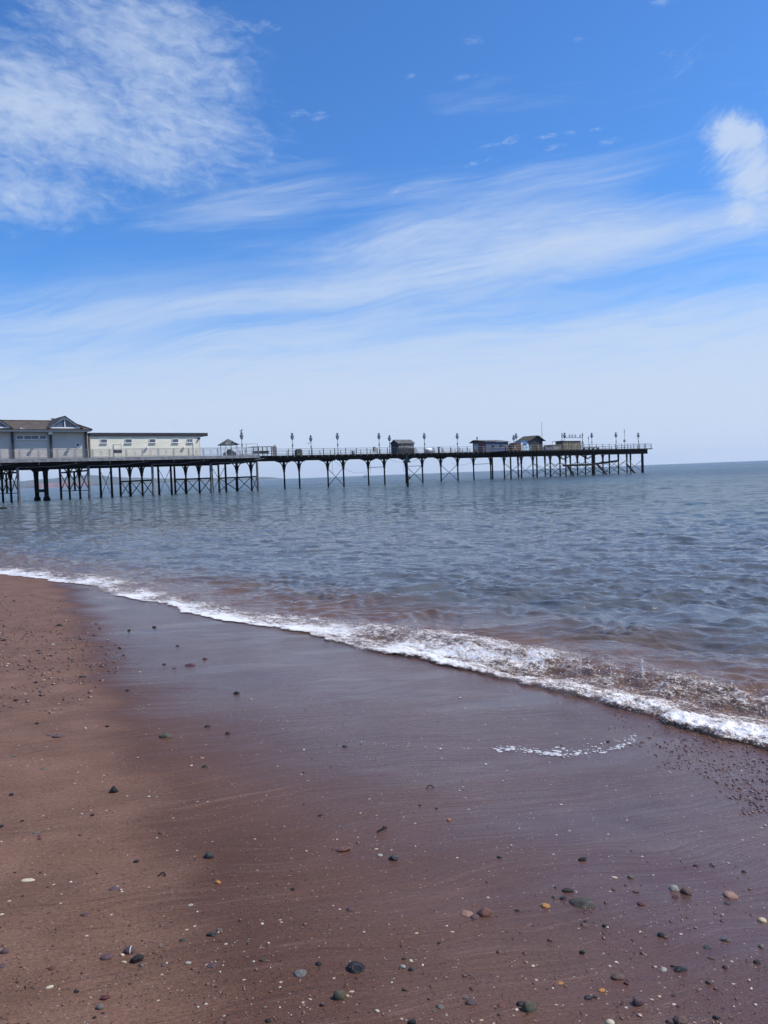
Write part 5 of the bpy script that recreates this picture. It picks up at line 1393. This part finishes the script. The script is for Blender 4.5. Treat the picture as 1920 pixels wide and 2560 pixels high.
def rel(px, py, lm):
    dx_, dy_ = px - lm[0], (py - lm[1]) * 1.6
    h_ = 'left of' if dx_ < 0 else 'right of'; v_ = 'beyond' if dy_ < 0 else 'in front of'
    if abs(dx_) > 2.2 * abs(dy_): return h_
    if abs(dy_) > 2.2 * abs(dx_): return v_
    return v_.replace('in front of', 'in front') + ' and ' + h_ if v_ != 'beyond' else 'beyond and ' + h_
rs = random.Random(5)
SIZES = ((0, 'tiny'), (10, 'little'), (14, 'small'), (20, 'middling'))
made = []
for i, (px, py, wpx, colr, form, asp, lab, lmname) in enumerate(ST):
    Pg, tg_ = ground_many([px], [py])
    g_ = Pg[0]; depth = float(tg_[0])
    wm = wpx * depth / FOC                                   # real width
    me = STM[form][i % 5].copy()
    me.materials.append(SM[colr])
    name = 'shell' if (colr == 'white' and form == 'flat') else 'pebble'
    o = link(bpy.data.objects.new(name, me))
    hx = wm * 0.47; elong = rs.uniform(0.62, 0.9) if not (colr in ('white', 'cream') and form == 'flat') else rs.uniform(0.34, 0.6)
    hz_ = wm * asp * 0.5
    o.scale = (hx, hx * elong, hz_)
    sink = rs.uniform(0.30, 0.58) if asp < 0.8 else 0.38
    g_dir = math.atan2(Pg[0][1], Pg[0][0])
    o.rotation_euler = (rs.uniform(-0.16, 0.16), rs.uniform(-0.16, 0.16), rs.uniform(-0.5, 0.5) + (math.pi if rs.random() < 0.5 else 0))
    o.location = (g_[0], g_[1], g_[2] + hz_ * (1 - 2 * sink) * 0.9)
    if not lab:
        near = sorted(LM, key=lambda l: (l[0] - px) ** 2 + ((l[1] - py) * 1.6) ** 2)
        sz = [s_ for m_, s_ in SIZES if wpx >= m_][-1]
        noun = 'shell' if name == 'shell' else {'egg': 'rounded pebble', 'flat': 'flat pebble', 'angular': 'angular pebble', 'lump': 'knobbly pebble'}[form]
        cands = ['%s %s %s %s the %s' % (sz, CN[colr], noun, rel(px, py, l), l[2]) for l in near[:4]]
        lab = next((c_ for c_ in cands if c_ not in labels), cands[0] + ', farther off')
    if lab in labels: lab = lab + ' again'
    labels[lab] = 1
    tag(o, lab, 'shell' if name == 'shell' else 'pebble', 'shells on the sand' if name == 'shell' else 'pebbles on the sand')
# a twig and a curl of weed
Pg, _ = ground_many([954, 944, 966], [2077, 2082, 2071])
tw = empty('twig', tuple(Pg[0]), 0, 'thin dark twig lying on the wet sand beyond the long red sliver', 'twig')
a_, b_ = [Vector(Pg[k]) - Vector(Pg[0]) for k in (1, 2)]
MB().tube([a_ + Vector((0, 0, .006)), Vector((0.004, -0.004, .012)), b_ + Vector((0, 0, .006))], 0.005, 6).bar((0, 0, .01), (0.012, 0.02, 0.016), 0.003, 5).build('stem', M['timber_dark'], tw)
for (px, py, lab) in ((405, 2190, 'loop of thin dark weed on the sand left of the smooth dark grey egg stone'), (1075, 1970, 'thin hooked strand of weed on the shining wet sand')):
    Pg, tt_ = ground_many([px], [py]); sc_ = 9 * float(tt_[0]) / FOC
    wd = empty('weed_strand', tuple(Pg[0]), 0, lab, 'seaweed')
    MB().tube([(-sc_, -sc_ * .5, .004), (-sc_ * .4, sc_ * .6, .008), (sc_ * .2, sc_ * .8, .009), (sc_ * .8, sc_ * .2, .007), (sc_, -sc_ * .4, .004)], 0.003, 5).build('strand', M['timber_dark'], wd)

# ------------------------------------------------------------------ sea air
mt_haze = bpy.data.materials.new('sea_haze'); mt_haze.use_nodes = True
T = NT(mt_haze.node_tree); T.n.clear()
pv = T.new('ShaderNodeVolumePrincipled')
pv.inputs['Color'].default_value = (0.86, 0.91, 1.0, 1)
pv.inputs['Density'].default_value = 0.000055
pv.inputs['Anisotropy'].default_value = 0.3
ho = T.new('ShaderNodeOutputMaterial'); T.l.new(pv.outputs[0], ho.inputs['Volume'])
hz = MB().box(-11500, 11500, -300, 13000, -3.8, 160).build('haze', mt_haze)
tag(hz, 'thin pale sea haze over the bay', kind='stuff')
